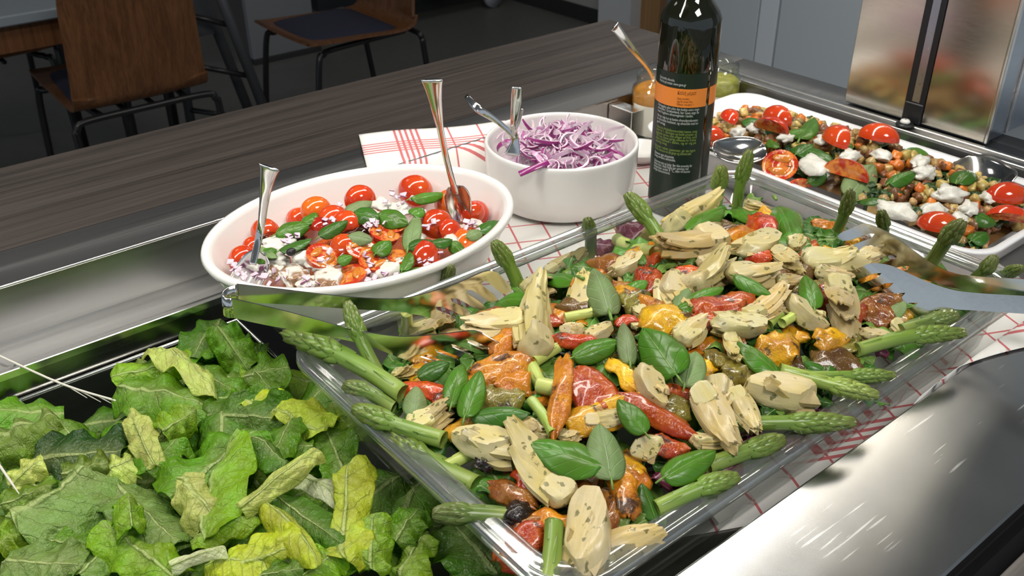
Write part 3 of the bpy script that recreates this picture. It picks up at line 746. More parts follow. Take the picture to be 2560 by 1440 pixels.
# ------------------------------------------------------------------ cutlery and tongs
def spoon(name, label, cat, pts, wid, th, bowl=None, ref=None, group=None):
    """handle as a flattened tapered tube through 3-D pts; bowl = (centre, dir, normal, length, width, depth)"""
    P = spline(pts, 28); o = tag(empty(name, P[-1]), label, cat, group)
    rad = []
    for k in range(len(P)):
        t = k / (len(P) - 1); wv = wid[0] + (wid[1] - wid[0]) * min(1, t * 1.5) if len(wid) == 2 else None
        if len(wid) == 3: wv = wid[0] + (wid[1] - wid[0]) * t * 2 if t < .5 else wid[1] + (wid[2] - wid[1]) * (t - .5) * 2
        rad.append((th, wv))
    v, f = tube([p - P[-1] for p in P], rad, 12, ref=ref); obj('handle', mesh('handle', v, f, M['cutlery']), o)
    if bowl:
        c, d, nrm, L, W, D = bowl
        def fn(u, v):
            r = math.sqrt(max(0, 1 - (2 * v - 1) ** 2)) ** .8 * (1 - .15 * v); x = (2 * u - 1) * r
            return (x * W / 2, (v - .5) * L, -D * (1 - min(1, x * x + (2 * v - 1) ** 2)))
        vs, fs, uv = grid(fn, 12, 16); vs, fs, uv = thick(vs, fs, .0012, uv); mw = frame(V(c) - P[-1], d, nrm); b = obj('spoon_bowl', mesh('spoon_bowl', vs, fs, M['cutlery'], uv), o, mw)
    return o
# spoon at the left of the oval bowl
a0, a1, a2, a3 = at(673, 418, .118), at(664, 470, .094), at(652, 570, .050), at(632, 662, .022)
spoon('serving_spoon', 'silver spoon standing at the left end of the oval bowl', 'spoon', [a0, a1, a2, a3], (.0085, .0036, .003), .0014, (at(617, 690, .012), at(600, 705, .008) - a3, V((.3, -.35, .9)), .052, .032, .008), ref=(-.5, -.85, .4))
a0, a1, a2, a3 = at(1079, 200, .168), at(1090, 262, .140), at(1112, 380, .084), at(1140, 488, .036)
spoon('serving_spoon', 'silver spoon standing at the right end of the oval bowl', 'spoon', [a0, a1, a2, a3], (.0095, .0032, .003), .0016, (at(1146, 512, .026), at(1148, 540, .014) - a3, V((-.6, -.75, .35)), .042, .026, .006), ref=(-.6, -.7, .2))
# teaspoon in the jar
q0, q1 = at(1537, 66, .136), at(1627, 182, .034)
spoon('tea_spoon', 'thin steel spoon leaning out of the preserve jar', 'spoon', [q0, q0.lerp(q1, .5), q1, V((.889, .802, .0))], (.0055, .003, .0025), .0012, ref=(-.6, -.7, .3))
# spoon with a large bowl at the left of the platter and ladle at its right
c = at(1850, 372, .010); dd = at(1770, 372, .012) - c
spoon('salad_spoon', 'large shiny spoon lying at the left end of the platter', 'spoon', [at(1722, 368, .016), at(1745, 368, .015), at(1772, 368, .012)], (.006, .004), .0015, (c, dd, V((-.25, -.35, .9)), .064, .042, .011))
c = at(2452, 430, .006); dd = at(2560, 475, .012) - c
spoon('salad_ladle', 'large serving spoon dug into the right end of the platter', 'spoon', [at(2640, 500, .03), at(2580, 478, .018), at(2520, 455, .010)], (.008, .006), .0018, (c, dd, V((-.45, -.1, .85)), .082, .058, .015))

def strip(top, bot, p0, n, N=26):
    T = spline([on_plane(x, y, p0, n) for x, y in top], N); B = spline([on_plane(x, y, p0, n) for x, y in bot], N)
    vs = []
    for a, b_ in zip(T, B): vs += [a, a.lerp(b_, .5), b_]
    fs = []
    for k in range(N):
        for i in range(2): fs.append((k * 3 + i, k * 3 + i + 1, k * 3 + 4 + i, k * 3 + 3 + i))
    return vs, fs
def head(rt, rb, tt, tb_, p0, n, curl, tines=5, gap=.38, rows=6, flip=False):
    """five tines between a root line and a tip line, curled along n"""
    RT, RB, TT, TB = [on_plane(x, y, p0, n) for x, y in (rt, rb, tt, tb_)]
    vs, fs = [], []
    for i in range(tines):
        w0 = 1 / tines; a = i * w0 + (gap * w0 / 2 if i else 0); b_ = (i + 1) * w0 - (gap * w0 / 2 if i < tines - 1 else 0)
        base = len(vs)
        for r in range(rows + 1):
            t = r / rows; ln = t * (1.0 - .05 * abs(i - 2))
            aa, bb_ = a, b_
            if t > .8: mid = (a + b_) / 2; k = 1 - (t - .8) * 2.2; aa, bb_ = mid + (a - mid) * k, mid + (b_ - mid) * k
            if t < .12: aa, bb_ = i * w0, (i + 1) * w0
            P = RT.lerp(RB, aa).lerp(TT.lerp(TB, aa), ln) + n * (curl * ln * ln); Q = RT.lerp(RB, bb_).lerp(TT.lerp(TB, bb_), ln) + n * (curl * ln * ln)
            vs += [P, Q]
        for r in range(rows): fs.append((base + 2 * r, base + 2 * r + 1, base + 2 * r + 3, base + 2 * r + 2))
    return vs, fs
def tongs(label, arms, bend=None):
    base = None; t = None
    for (top, bot, ph, A, B, curl, *tl) in arms:
        n = (B - A).cross(V((0, 0, 1))).normalized()
        if n.dot(EYE - A) < 0: n = -n
        if tl: n = (n + V((0, 0, tl[0]))).normalized()
        if t is None: t = tag(empty('serving_tongs', A), label, 'tongs', 'steel salad tongs'); base = A
        v, f = strip(top + [ph[0]], bot + [ph[1]], A, n)
        vh, fh = head(*ph, A, n, curl)
        v, f = thick(*join((v, f), (vh, fh)), .0011)[:2]
        obj('tong_arm', flat_edges(mesh('tong_arm', [q - base for q in v], f, M['tong'])), t)
    if bend:
        T0, B0, T1, B1 = bend; vs, fs = [], []
        mid_t, mid_b = (T0 + T1) / 2, (B0 + B1) / 2; out = (T0 + T1) / 2 - arms[0][4]; out.z = 0; out = out.normalized() * (T0 - T1).length * .55
        side_t, side_b = (T0 - T1) / 2, (B0 - B1) / 2
        for k in range(13):
            a = math.pi * k / 12; vs += [mid_t + side_t * math.cos(a) + out * math.sin(a), mid_b + side_b * math.cos(a) + out * math.sin(a)]
        for k in range(12): fs.append((2 * k, 2 * k + 1, 2 * k + 3, 2 * k + 2))
        v, f = thick(vs, fs, .0011)[:2]; obj('spring_bend', mesh('spring_bend', [q - base for q in v], f, M['tong']), t)
    return t
A, B = at(596, 712, .066), at(1134, 712, .052)
A2, B2 = at(584, 748, .064), at(1118, 834, .046)
n1 = (B - A).cross(V((0, 0, 1))).normalized(); n1 = n1 if n1.dot(EYE - A) > 0 else -n1
n2 = (B2 - A2).cross(V((0, 0, 1))).normalized(); n2 = n2 if n2.dot(EYE - A2) > 0 else -n2
ut = [(592, 711), (696, 723), (852, 741), (977, 748), (1040, 740), (1134, 712), (1212, 679)]; ubt = [(596, 756), (696, 760), (800, 767), (900, 774), (962, 777), (1010, 780), (1036, 786)]
lt = [(580, 747), (696, 774), (790, 799), (884, 824), (977, 840), (1040, 841), (1118, 834), (1181, 827)]; lbt = [(584, 795), (665, 813), (759, 829), (852, 848), (915, 862), (950, 875), (977, 886), (996, 893)]
tongs('steel tongs leaning on the left rim of the clear tray', [(ut, ubt, ((1243, 681), (1050, 788), (1288, 724), (1127, 808)), A, B, .004), (lt, lbt, ((1206, 834), (1010, 898), (1274, 878), (1087, 926)), A2, B2, -.004)],
      (on_plane(*ut[0], A, n1), on_plane(*ubt[0], A, n1), on_plane(*lt[0], A2, n2), on_plane(*lbt[0], A2, n2)))
A, B = at(2560, 700, .056), at(2165, 560, .052); A2, B2 = at(2560, 740, .050), at(2175, 658, .048)
ut = [(2700, 712), (2560, 698), (2439, 690), (2372, 678), (2305, 641), (2238, 591), (2187, 564)]; ubt = [(2700, 752), (2560, 739), (2473, 735), (2420, 727), (2372, 716), (2330, 704), (2310, 697)]
lt = [(2700, 752), (2560, 740), (2439, 732), (2372, 722), (2305, 698), (2238, 668), (2204, 659)]; lbt = [(2700, 790), (2560, 784), (2500, 780), (2439, 776), (2400, 774), (2360, 772), (2340, 775)]
tongs('steel tongs reaching in over the right rim of the clear tray', [(lt, lbt, ((2175, 658), (2325, 782), (2085, 695), (2238, 808)), A2, B2, -.005, .42), (ut, ubt, ((2160, 558), (2305, 694), (2085, 590), (2235, 712)), A, B, .003, .25)])
# small tongs standing in the onion bowl
def arm(name, pts, wds, parent, base, ref):
    P = spline(pts, 18); rad = []
    for k in range(len(P)):
        t = k / 18 * (len(wds) - 1); i = min(int(t), len(wds) - 2); rad.append((.0009, wds[i] + (wds[i + 1] - wds[i]) * (t - i)))
    v, f = tube([p - base for p in P], rad, 10, ref=ref); return obj(name, mesh(name, v, f, M['cutlery']), parent)
g = at(1300, 335, .040); g2 = at(1272, 385, .022)
ot = tag(empty('onion_tongs', g2), 'small steel tongs standing in the red onion bowl', 'tongs')
arm('tong_arm', [at(1165, 240, .082), at(1195, 272, .074), at(1245, 305, .058), at(1285, 345, .040), at(1275, 388, .022)], (.0025, .0045, .0030, .0035, .0075), ot, g2, (-.6, -.7, .35))
arm('tong_arm', [at(1292, 218, .096), at(1290, 250, .082), at(1284, 310, .056), at(1288, 345, .040), at(1284, 390, .022)], (.0055, .0062, .0035, .0035, .0085), ot, g2, (-.6, -.7, .35))
arm('tong_clip', [at(1306, 272, .070), at(1298, 300, .058), at(1288, 325, .048)], (.0015, .002, .0022), ot, g2, (-.6, -.7, .35))
# ------------------------------------------------------------------ food: generators
def nz(x, y, z=0.0): return noise.noise(V((x, y, z)))
def leaf_sheet(L, W, kind='basil', seed=0, cup=.25, bend=.1, ruf=.0, rib0=.5, nu=12, nv=16, fold=0.0, twist=0.0, wave=0.0, t=.0004, ribh=0.0):
    """leaf blade along +Y (base at -L/2), face towards +Z"""
    ro = random.Random(seed); ph = ro.random() * 9; s0 = seed * 1.37
    def width(v):
        if kind == 'basil': return max(.02, math.sin(math.pi * min(1, v ** .80 * .985 + .012)) ** .60) * (1 - .10 * v)
        if kind == 'rocket': return max(.05, (.30 + .35 * v) * (1 + .55 * math.sin(v * 19 + ph)) * math.sin(math.pi * min(1, v * .93 + .06)) ** .4)
        if kind == 'half': return max(.05, math.sin(math.pi * min(1, v * .9 + .08)) ** .6)
        if kind == 'strip': return .8 + .25 * nz(v * 4, s0)
        e = min(1, v * 6 + .50, (1 - v) * 6 + .45)          # torn piece of romaine
        return e * (.92 + .26 * nz(v * 3.1, s0) + .12 * nz(v * 11, s0 + 4))
    sl, srr = ro.uniform(-.10, .10), ro.uniform(-.12, .12)
    def fn(u, v):
        x = 2 * u - 1; wv = width(v)
        jag = 1.0
        if kind == 'torn': jag = 1 + (.10 * nz(v * 8, s0 + (3 if x > 0 else 8)) + .05 * nz(v * 23, s0)) * abs(x) ** 3
        X = x * wv * W / 2 * jag; Y = (v - .5) * L * (1 + (sl * x if kind == 'torn' else 0)) + srr * x * W * .25 * (kind == 'torn')
        Z = -cup * W * (x * x) * wv + cup * W * .33
        Z += -bend * L * (2 * v - 1) ** 2
        if fold: Z += fold * abs(X)
        if ruf: Z += ruf * W * abs(x) ** 1.6 * math.sin(v * 15 + ph + (1.7 if x > 0 else 0)) + ruf * .55 * W * nz(X / W * 5, Y / W * 5, s0)
        if kind in ('torn', 'half', 'strip') and ruf: Z += .0016 * (abs(nz(X * 150, Y * 150, s0)) - .2) + .0020 * nz(X * 60, Y * 60, s0 + 2)
        if wave: Z += wave * L * math.sin(v * 5 + ph)
        if ribh: Z += ribh * math.exp(-((u - rib0) / .06) ** 2) * (1 - .6 * v)
        if kind == 'basil': Z += .05 * W * math.exp(-(x / .12) ** 2) * -1 + .035 * W * math.sin(abs(x) * 3 + v * 16) * abs(x) * (1 - abs(x))
        if twist:
            a = twist * (v - .5); X, Z = X * math.cos(a) - Z * math.sin(a), X * math.sin(a) + Z * math.cos(a)
        return (X, Y, Z)
    vs, fs, uv = grid(fn, nu, nv)
    uv = [(min(1, max(0, .5 + (a - rib0) * (1 if rib0 == .5 else .62))), b) for a, b in uv]
    return thick(vs, fs, t, uv)
def blob(n=12, m=8, rx=1, ry=1, rz=1, amp=.2, fr=1.5, seed=0, cuts=()):
    def fn(u, v):
        a = 2 * math.pi * u; b = math.pi * (v * .996 + .002); p = V((math.sin(b) * math.cos(a), math.cos(b), math.sin(b) * math.sin(a)))
        k = 1 + amp * nz(p.x * fr + seed * 3.1, p.y * fr, p.z * fr) ; p = V((p.x * rx, p.y * ry, p.z * rz)) * k
        for nn, dd in cuts:
            e = p.dot(nn) - dd
            if e > 0: p -= nn * e
        return p
    vs, fs, uv = grid(fn, n, m, True)
    return vs, [tuple(reversed(f)) for f in fs], uv
def vary(c, d=.12):
    k = 1 + rng.uniform(-d, d); return (c[0] * k, c[1] * (1 + rng.uniform(-d, d) * .5) * k, c[2] * k, 1)
def tilt_normal(P, toward=.35, rnd=.25, base=V((0, 0, 1))):
    d = (EYE - P).normalized(); return (base + d * toward + V((rng.uniform(-rnd, rnd), rng.uniform(-rnd, rnd), 0))).normalized()
def px2m(P, px): return px / F_PX * (P - EYE).dot(FWD)

# labels: each piece that the photograph shows singly is named by what it lies next to
REG = []
def reg(o, phrase, cat, group, px, area_): REG.append((o, phrase, cat, group, px, area_)); return o
LM = {'tray': [('the big central basil leaf', 1650, 880), ('the paired front basil leaves', 1450, 1130), ("the left tongs' lower prongs", 1180, 880), ("the left tongs' upper prongs", 1205, 745),
               ("the right tongs' prongs", 2190, 720), ("the tray's front corner", 1390, 1430), ("the tray's back corner", 1825, 480), ("the tray's left corner", 730, 890), ('the large charred red pepper', 1815, 765), ("the tray's near long rim", 1950, 1150)],
      'lettuce': [('the flat grey-green romaine leaf', 185, 1275), ('the bright yellow leaf', 720, 1000), ('the pale curled romaine strip', 700, 1200), ('the white romaine rib', 495, 1392), ("the pan's far wall", 300, 960), ("the tray's left rim", 960, 1290), ('the upright half leaf', 565, 1210)],
      'oval': [('the spoon at the left', 640, 640), ('the spoon at the right', 1146, 510), ('the large cut tomato at the front', 872, 690), ("the bowl's back rim", 1000, 440), ('the olive-dotted basil leaf', 755, 615), ("the bowl's right rim", 1240, 560)],
      'platter': [('the spoon at the left', 1850, 372), ('the ladle at the right', 2450, 425), ('the large pale basil leaf', 2155, 455), ("the platter's back corner", 1850, 240), ("the platter's front corner", 2470, 650), ('the cut tomato half', 1950, 412)]}
ORD = ['nearest', 'second nearest', 'third nearest', 'fourth nearest', 'fifth nearest', 'sixth nearest', 'seventh nearest', 'eighth nearest', 'ninth nearest', 'tenth nearest', 'eleventh nearest', 'twelfth nearest', 'thirteenth nearest', 'fourteenth nearest', 'fifteenth nearest', 'sixteenth nearest', 'seventeenth nearest', 'eighteenth nearest', 'nineteenth nearest', 'twentieth nearest']
def write_labels():
    bins = {}
    for o, ph, cat, grp, px, ar in REG:
        best = min(LM[ar], key=lambda q: math.hypot(px[0] - q[1], px[1] - q[2])); dx, dy = px[0] - best[1], px[1] - best[2]
        side = ('to the right of' if dx > 0 else 'to the left of') if abs(dx) > abs(dy) else ('below' if dy > 0 else 'above')
        bins.setdefault((ph, side, best[0]), []).append((math.hypot(dx, dy), o, cat, grp))
    for (ph, side, lm), L in bins.items():
        L.sort(key=lambda q: q[0])
        for k, (_, o, cat, grp) in enumerate(L):
            pre = '' if len(L) == 1 else ORD[min(k, 19)] + ' '
            tag(o, '%s%s %s %s' % (pre, ph, side, lm), cat, grp)

# ------------------------------------------------------------------ romaine in the pan
def heap_l(x, y):
    z = -.058 + .030 * max(0, min(1, (.74 - y) / .35)) - .03 * max(0, min(1, (.10 - x) / .16)) * max(0, min(1, (y - .55) / .2))
    return z + .006 * math.sin(x * 31 + y * 17) + .004 * math.sin(y * 47 - x * 29)
G = {'d': (.085, .225, .010), 'm': (.140, .325, .012), 'b': (.275, .475, .018), 'y': (.58, .66, .040), 'p': (.64, .70, .20), 'g': (.220, .370, .075), 'o': (.17, .28, .018), 'w': (.70, .73, .50), 'k': (.022, .085, .010)}
GN = {'d': 'dark green romaine piece', 'm': 'mid-green romaine piece', 'b': 'bright green romaine piece', 'y': 'yellow-green romaine piece', 'p': 'pale romaine piece', 'g': 'grey-green romaine piece', 'o': 'olive-green romaine piece', 'w': 'whitish romaine rib piece', 'k': 'very dark romaine piece'}
def romaine(a, b, wpx, c, lift=.0, toward=.45, roll=0, kind='torn', rib0=.5, cup=.12, bend=.08, ruf=.10, fold=0, twist=0, ribh=.0014, seed=0, named=True):
    hf = lambda x, y: heap_l(x, y) + lift
    A, B = hit(*a, hf), hit(*b, hf); P = (A + B) / 2; L = (B - A).length * 1.06; W = px2m(P, wpx) * 1.18
    L = min(L, .16); W = min(W, .11)
    v, f, uv = leaf_sheet(L, W, kind, seed, cup, bend, ruf, rib0, 26, 36, fold, twist, ribh=ribh)
    o = obj('romaine_leaf', mesh('romaine_leaf', v, f, M['lettuce'], uv), None, frame(P, B - A, tilt_normal(P, toward, .12), R(roll)))
    o.color = vary(G[c], .10)
    reg(o, GN[c], 'lettuce', 'romaine pieces in the steel pan', ((a[0] + b[0]) / 2, (a[1] + b[1]) / 2), 'lettuce'); return o
LET = [  # rib base, tip, width, colour, lift, roll, kind, rib position, cup, ruffle
 ((75, 1345), (285, 1195), 165, 'g', .016, 8, 'torn', .08, .06, .05), ((300, 1225), (440, 1360), 135, 'g', .010, -10, 'torn', .5, .10, .05),
 ((640, 1085), (430, 1250), 180, 'm', .008, 10, 'torn', .5, .10, .10), ((510, 1040), (705, 1045), 125, 'd', .010, 15, 'torn', .5, .16, .12),
 ((530, 1335), (605, 1085), 105, 'b', .024, -18, 'half', .10, .10, .07), ((612, 1272), (797, 1128), 58, 'p', .028, 20, 'strip', .3, .30, .10),
 ((440, 1205), (515, 1300), 95, 'p', .022, 25, 'torn', .3, .34, .12), ((570, 1400), (752, 1340), 88, 'y', .018, 10, 'torn', .75, .20, .12),
 ((430, 1412), (560, 1366), 44, 'w', .026, 0, 'strip', .5, .30, .02), ((478, 1345), (655, 1285), 66, 'b', .018, -30, 'half', .5, .36, .06),
 ((660, 1268), (795, 1420), 66, 'y', .020, 20, 'half', .2, .30, .06), ((690, 1245), (855, 1360), 90, 'd', .010, 10, 'half', .5, .14, .03),
 ((872, 1400), (890, 1148), 96, 'y', .014, 8, 'torn', .32, .12, .10), ((432, 1445), (258, 1318), 120, 'b', .016, 0, 'torn', .5, .26, .12),
 ((330, 1325), (318, 1245), 62, 'b', .024, 10, 'torn', .5, .35, .15), ((10, 1405), (200, 1415), 135, 'g', .010, 0, 'torn', .5, .08, .10),
 ((200, 1440), (290, 1350), 110, 'g', .006, 0, 'torn', .5, .10, .06), ((160, 1190), (268, 1160), 92, 'o', .016, 15, 'torn', .5, .38, .16),
 ((255, 1190), (335, 1150), 95, 'p', .010, 0, 'torn', .5, .25, .10), ((90, 1150), (300, 1130), 150, 'k', .004, 10, 'torn', .5, .10, .06),
 ((0, 1130), (150, 1060), 130, 'o', .006, 10, 'torn', .2, .22, .10), ((378, 1150), (322, 1018), 66, 'p', .020, -10, 'half', .5, .16, .12),
 ((300, 965), (515, 1010), 130, 'm', .016, -8, 'torn', .5, .14, .08), ((400, 1090), (478, 1035), 90, 'b', .016, 20, 'torn', .5, .40, .14),
 ((370, 1180), (440, 1100), 105, 'm', .012, 0, 'torn', .5, .14, .08), ((742, 1025), (672, 1160), 78, 'm', .014, 15, 'half', .5, .14, .08),
 ((622, 1090), (712, 1160), 80, 'd', .018, -30, 'torn', .5, .30, .05), ((10, 1262), (130, 1222), 90, 'o', .008, 0, 'torn', .5, .18, .08),
 ((15, 1290), (100, 1310), 92, 'b', .012, 0, 'torn', .5, .26, .16), ((25, 1215), (105, 1150), 70, 'p', .012, 15, 'torn', .5, .30, .14),
 ((740, 1190), (850, 1235), 66, 'w', .006, 0, 'strip', .5, .20, .03), ((510, 1425), (650, 1425), 105, 'y', .016, 0, 'torn', .2, .20, .06),
 ((860, 1180), (800, 1040), 105, 'm', .000, 0, 'torn', .5, .10, .10), ((630, 985), (825, 1055), 112, 'y', .018, -12, 'torn', .80, .20, .14),
 ((560, 960), (720, 920), 120, 'm', .004, 0, 'torn', .5, .14, .12), ((372, 850), (540, 955), 74, 'p', .032, -25, 'half', .5, .22, .12),
 ((285, 945), (470, 905), 84, 'b', .012, 10, 'torn', .5, .20, .10), ((545, 815), (620, 925), 84, 'm', .010, 10, 'torn', .5, .24, .18),
 ((600, 900), (690, 985), 90, 'm', .002, 0, 'torn', .5, .20, .14), ((935, 1425), (945, 1290), 82, 'b', .008, 12, 'torn', .35, .18, .10),
 ((990, 1350), (1050, 1265), 88, 'm', .004, 0, 'torn', .5, .18, .10), ((1010, 1440), (1070, 1330), 84, 'b', .000, -10, 'torn', .35, .16, .10),
 ((-10, 1370), (60, 1330), 84, 'b', .010, 0, 'torn', .5, .26, .16), ((760, 1440), (850, 1380), 100, 'b', .010, 0, 'torn', .5, .16, .10),
 ((640, 1445), (760, 1425), 84, 'm', .012, 0, 'torn', .5, .20, .10), ((95, 1345), (215, 1375), 84, 'm', .010, 0, 'torn', .5, .12, .10),
 ((480, 920), (600, 990), 96, 'm', .010, 0, 'torn', .5, .18, .12), ((545, 1000), (640, 1000), 80, 'm', .014, 0, 'torn', .5, .28, .14),
 ((780, 1120), (700, 1120), 86, 'm', .008, 0, 'torn', .5, .18, .10), ((380, 1300), (300, 1385), 80, 'd', .004, 0, 'torn', .5, .18, .10),
 ((800, 1300), (900, 1420), 90, 'm', .004, 0, 'torn', .5, .18, .10), ((120, 1240), (20, 1180), 90, 'd', .002, 0, 'torn', .5, .18, .10),
 ((640, 880), (560, 860), 80, 'd', .002, 0, 'torn', .5, .2, .18), ((830, 990), (900, 1090), 90, 'b', .002, 0, 'torn', .5, .14, .12),
]
for i, (a, b, wpx, c, lift, roll, kind, rib0, cup, ruf) in enumerate(LET):
    romaine(a, b, wpx, c, lift, .42, roll, kind, rib0, cup * 1.25, rng.uniform(-.03, .14), ruf * 1.5, seed=i + 1, twist=rng.uniform(-.5, .5))
for i in range(120):            # pieces lower in the pile
    x, y = rng.uniform(-.09, .262), rng.uniform(.29, .770); z = heap_l(x, y) - rng.uniform(.006, .030)
    if y > .70 and x < .10 and rng.random() < .7: continue
    L, W = rng.uniform(.05, .085), rng.uniform(.035, .06); a = rng.uniform(0, 6.28)
    v, f, uv = leaf_sheet(L, W, 'torn', 200 + i, rng.uniform(.05, .3), rng.uniform(-.05, .12), .10, .5, 10, 12)
    o = obj('romaine_leaf', mesh('romaine_leaf', v, f, M['lettuce'], uv), None, frame((x, y, z), (math.cos(a), math.sin(a), rng.uniform(-.35, .35)), tilt_normal(V((x, y, z)), .1, .4), rng.uniform(-.5, .5)))
    o.color = vary(G[rng.choice('mmmddbo')], .2); tag(o, 'romaine piece mostly covered by the top leaves in the steel pan', 'lettuce', 'romaine pieces lower in the pan')
# dry stalks lying over the pan edge
def stalk(label, pts, twigs):
    o = tag(empty('dry_stalk', pts[0]), label, 'stalk'); b = pts[0]
    v, f = tube([p - b for p in spline(pts, 16)], [.0010] * 13 + [.0008, .0006, .0005, .0003], 6); obj('stem', mesh('stem', v, f, M['jar_label']), o)
    for (p, q) in twigs: v, f = tube([p - b, (p + q) / 2 - b, q - b], [.0006, .0005, .0003], 5); obj('twig', mesh('twig', v, f, M['jar_label']), o)
stalk('thin dry stalk with fine twigs across the pan edge', [at(-60, 862, -.045), at(0, 890, -.046), at(160, 962, -.050), at(300, 1005, -.046), at(335, 1022, -.044)], [(at(165, 963, -.05), at(218, 995, -.052)), (at(200, 977, -.05), at(252, 1005, -.052)), (at(235, 985, -.048), at(285, 1012, -.05))])
stalk('short dry stalk at the left edge of the romaine', [at(-30, 1120, -.045), at(0, 1165, -.040), at(48, 1235, -.034)], [])

# ------------------------------------------------------------------ salad in the clear tray
TCX, TCY = (TX0 + TX1) / 2, (TY0 + TY1) / 2
def heap_t(x, y):
    u = (x - TCX) / .262; w_ = (y - TCY + .012) / .158
    k = max(0, 1 - u * u) * max(0, 1 - w_ * w_); far = max(0, min(1, (y - .50) / .05))
    return -.004 + .040 * k ** .7 - .018 * far
SPEAR = {'g': (.165, .275, .040), 'l': (.29, .41, .075), 'd': (.125, .200, .040), 'y': (.54, .62, .16)}
def asparagus(A, B, r, c, tip=True, seed=0, nb=15):
    d = B - A; L = d.length; ro = random.Random(seed); bw = ro.uniform(-.05, .05) * L; bz_ = ro.uniform(-.03, .03) * L
    def ctr(v): return V((bw * math.sin(math.pi * v), L * v, bz_ * math.sin(math.pi * v)))
    def rad(v):
        if not tip: return r * (1.0 - .06 * v)
        return r * (1.02 - .12 * v) if v < .55 else r * (.954 * (1 + .04 * math.sin(math.pi * min(1, (v - .55) / .3))) * math.sqrt(max(0.0, 1 - ((v - .55) / .452) ** 1.9)) + .02)
    NV = 26
    vs, fs, uv = grid(lambda u, v: ctr(v) + V((math.cos(u * 2 * math.pi), 0, math.sin(u * 2 * math.pi))) * rad(v), 12, NV, True)
    fs.append(tuple(range(12))); fs.append(tuple(reversed(range(NV * 12, NV * 12 + 12)))); fs = [tuple(reversed(q)) for q in fs]
    uv = [(a, b if tip else b * .45) for a, b in uv]
    e = empty('asparagus_spear', A); mw = frame(A, d, tilt_normal(A, .3, .2)); e.matrix_world = mw
    st_ = obj('stalk', mesh('stalk', vs, fs, M['asparagus'], uv), e); st_.color = vary(SPEAR[c], .12)
    V_, F_, U_ = [], [], []
    def bract(v0, ang, ln, wd, lift):
        base = len(V_)
        for j in range(5):
            t = j / 4; vv = min(.995, v0 + ln / L * t); R_ = rad(vv) + r * lift * (math.sin(math.pi * min(1, t * .7 + .05)) ** .8) + r * .04 + r * lift * .45 * t
            ww = wd * (math.sin(math.pi * min(1, t * .62 + .36)) ** 1.0 if t < 1 else 0.02)
            for q in (-1, 0, 1):
                aa = ang + q * ww / max(R_, r * .35); rr = R_ - (r * .34 if q else -.06 * r)
                V_.append(ctr(vv) + V((math.cos(aa) * rr, 0, math.sin(aa) * rr))); U_.append((.5, min(1.0, .30 + .45 * vv + .42 * t * t)))
        for j in range(4):
            for q in range(2):
                a = base + j * 3 + q; F_.append((a, a + 3, a + 4, a + 1))
    if tip:
        k = 0; v = .50
        while v < .93:
            for q in range(4 if v < .80 else 3): bract(v, k * .78 + q * (1.571 if v < .80 else 2.094) + ro.uniform(-.2, .2), r * ro.uniform(1.5, 2.2), r * .60, .27 if v < .8 else .20)
            v += .036; k += 1
    for v in ((.06, .24, .40) if tip else (.3, .68)): bract(v + ro.uniform(-.03, .03), ro.uniform(.6, 2.5), r * 3.0, r * .60, .10)
    sc2 = obj('bud_scales', mesh('bud_scales', V_, F_, M['asparagus'], U_), e); sc2.color = st_.color
    return e
ASP = [  # tail, tip, radius in px, colour, lift tail, lift tip, has tip
 ((1008, 985), (702, 832), 25, 'g', .010, .016, 1), ((948, 940), (866, 752), 19, 'g', .006, .050, 1), ((985, 1020), (857, 962), 19, 'd', .004, .012, 1), ((1110, 1100), (880, 1018), 24, 'g', .010, .014, 1),
 ((1192, 1212), (965, 1078), 27, 'g', .004, .006, 1), ((1272, 1293), (1080, 1285), 24, 'd', .008, .014, 1), ((1368, 1470), (1385, 1305), 29, 'g', .012, .014, 0),
 ((2252, 826), (2396, 786), 18, 'd', .010, .020, 1), ((2142, 875), (2418, 832), 19, 'g', .012, .020, 1), ((2005, 942), (2240, 938), 16, 'g', .008, .014, 1), ((1948, 925), (2198, 990), 20, 'l', .014, .016, 1),
 ((1795, 1062), (2142, 1056), 22, 'g', .006, .014, 1), ((1768, 1166), (1962, 1096), 23, 'g', .008, .014, 1), ((1640, 1272), (1848, 1190), 23, 'g', .008, .014, 1),
 ((2325, 665), (2408, 552), 20, 'd', .004, .058, 1), ((2425, 710), (2490, 640), 15, 'd', .004, .036, 1), ((2470, 700), (2558, 668), 13, 'd', .006, .024, 1), ((2212, 612), (2203, 527), 14, 'd', .002, .046, 1), ((2085, 592), (2128, 474), 15, 'd', .002, .060, 1), ((2340, 722), (2505, 733), 14, 'd', .010, .016, 1),
 ((1788, 535), (1804, 415), 17, 'l', .002, .062, 1), ((1842, 525), (1876, 374), 15, 'g', .002, .070, 1), ((1668, 628), (1565, 482), 19, 'g', .010, .050, 1), ((1473, 645), (1469, 545), 15, 'd', .002, .050, 1), ((1302, 730), (1234, 602), 18, 'g', .004, .056, 1), ((1105, 745), (1130, 664), 14, 'd', .002, .044, 1),
 ((1545, 600), (1640, 632), 20, 'y', .010, .010, 0), ((1412, 795), (1512, 776), 15, 'y', .008, .008, 0), ((1335, 905), (1395, 868), 17, 'y', .008, .006, 0), ((1325, 905), (1352, 965), 20, 'y', .006, .006, 0), ((1345, 962), (1408, 975), 24, 'y', .010, .010, 0), ((1328, 1000), (1382, 1084), 16, 'l', .012, .012, 0), ((1920, 812), (1950, 785), 15, 'l', .010, .010, 0), ((1955, 808), (1985, 790), 14, 'y', .010, .010, 0), ((1112, 1168), (1190, 1128), 18, 'y', .006, .006, 0), ((1935, 850), (1990, 880), 13, 'l', .006, .006, 0), ((1010, 845), (1016, 780), 16, 'y', .0, .022, 0), ((1650, 635), (1655, 590), 14, 'g', .004, .010, 0)]
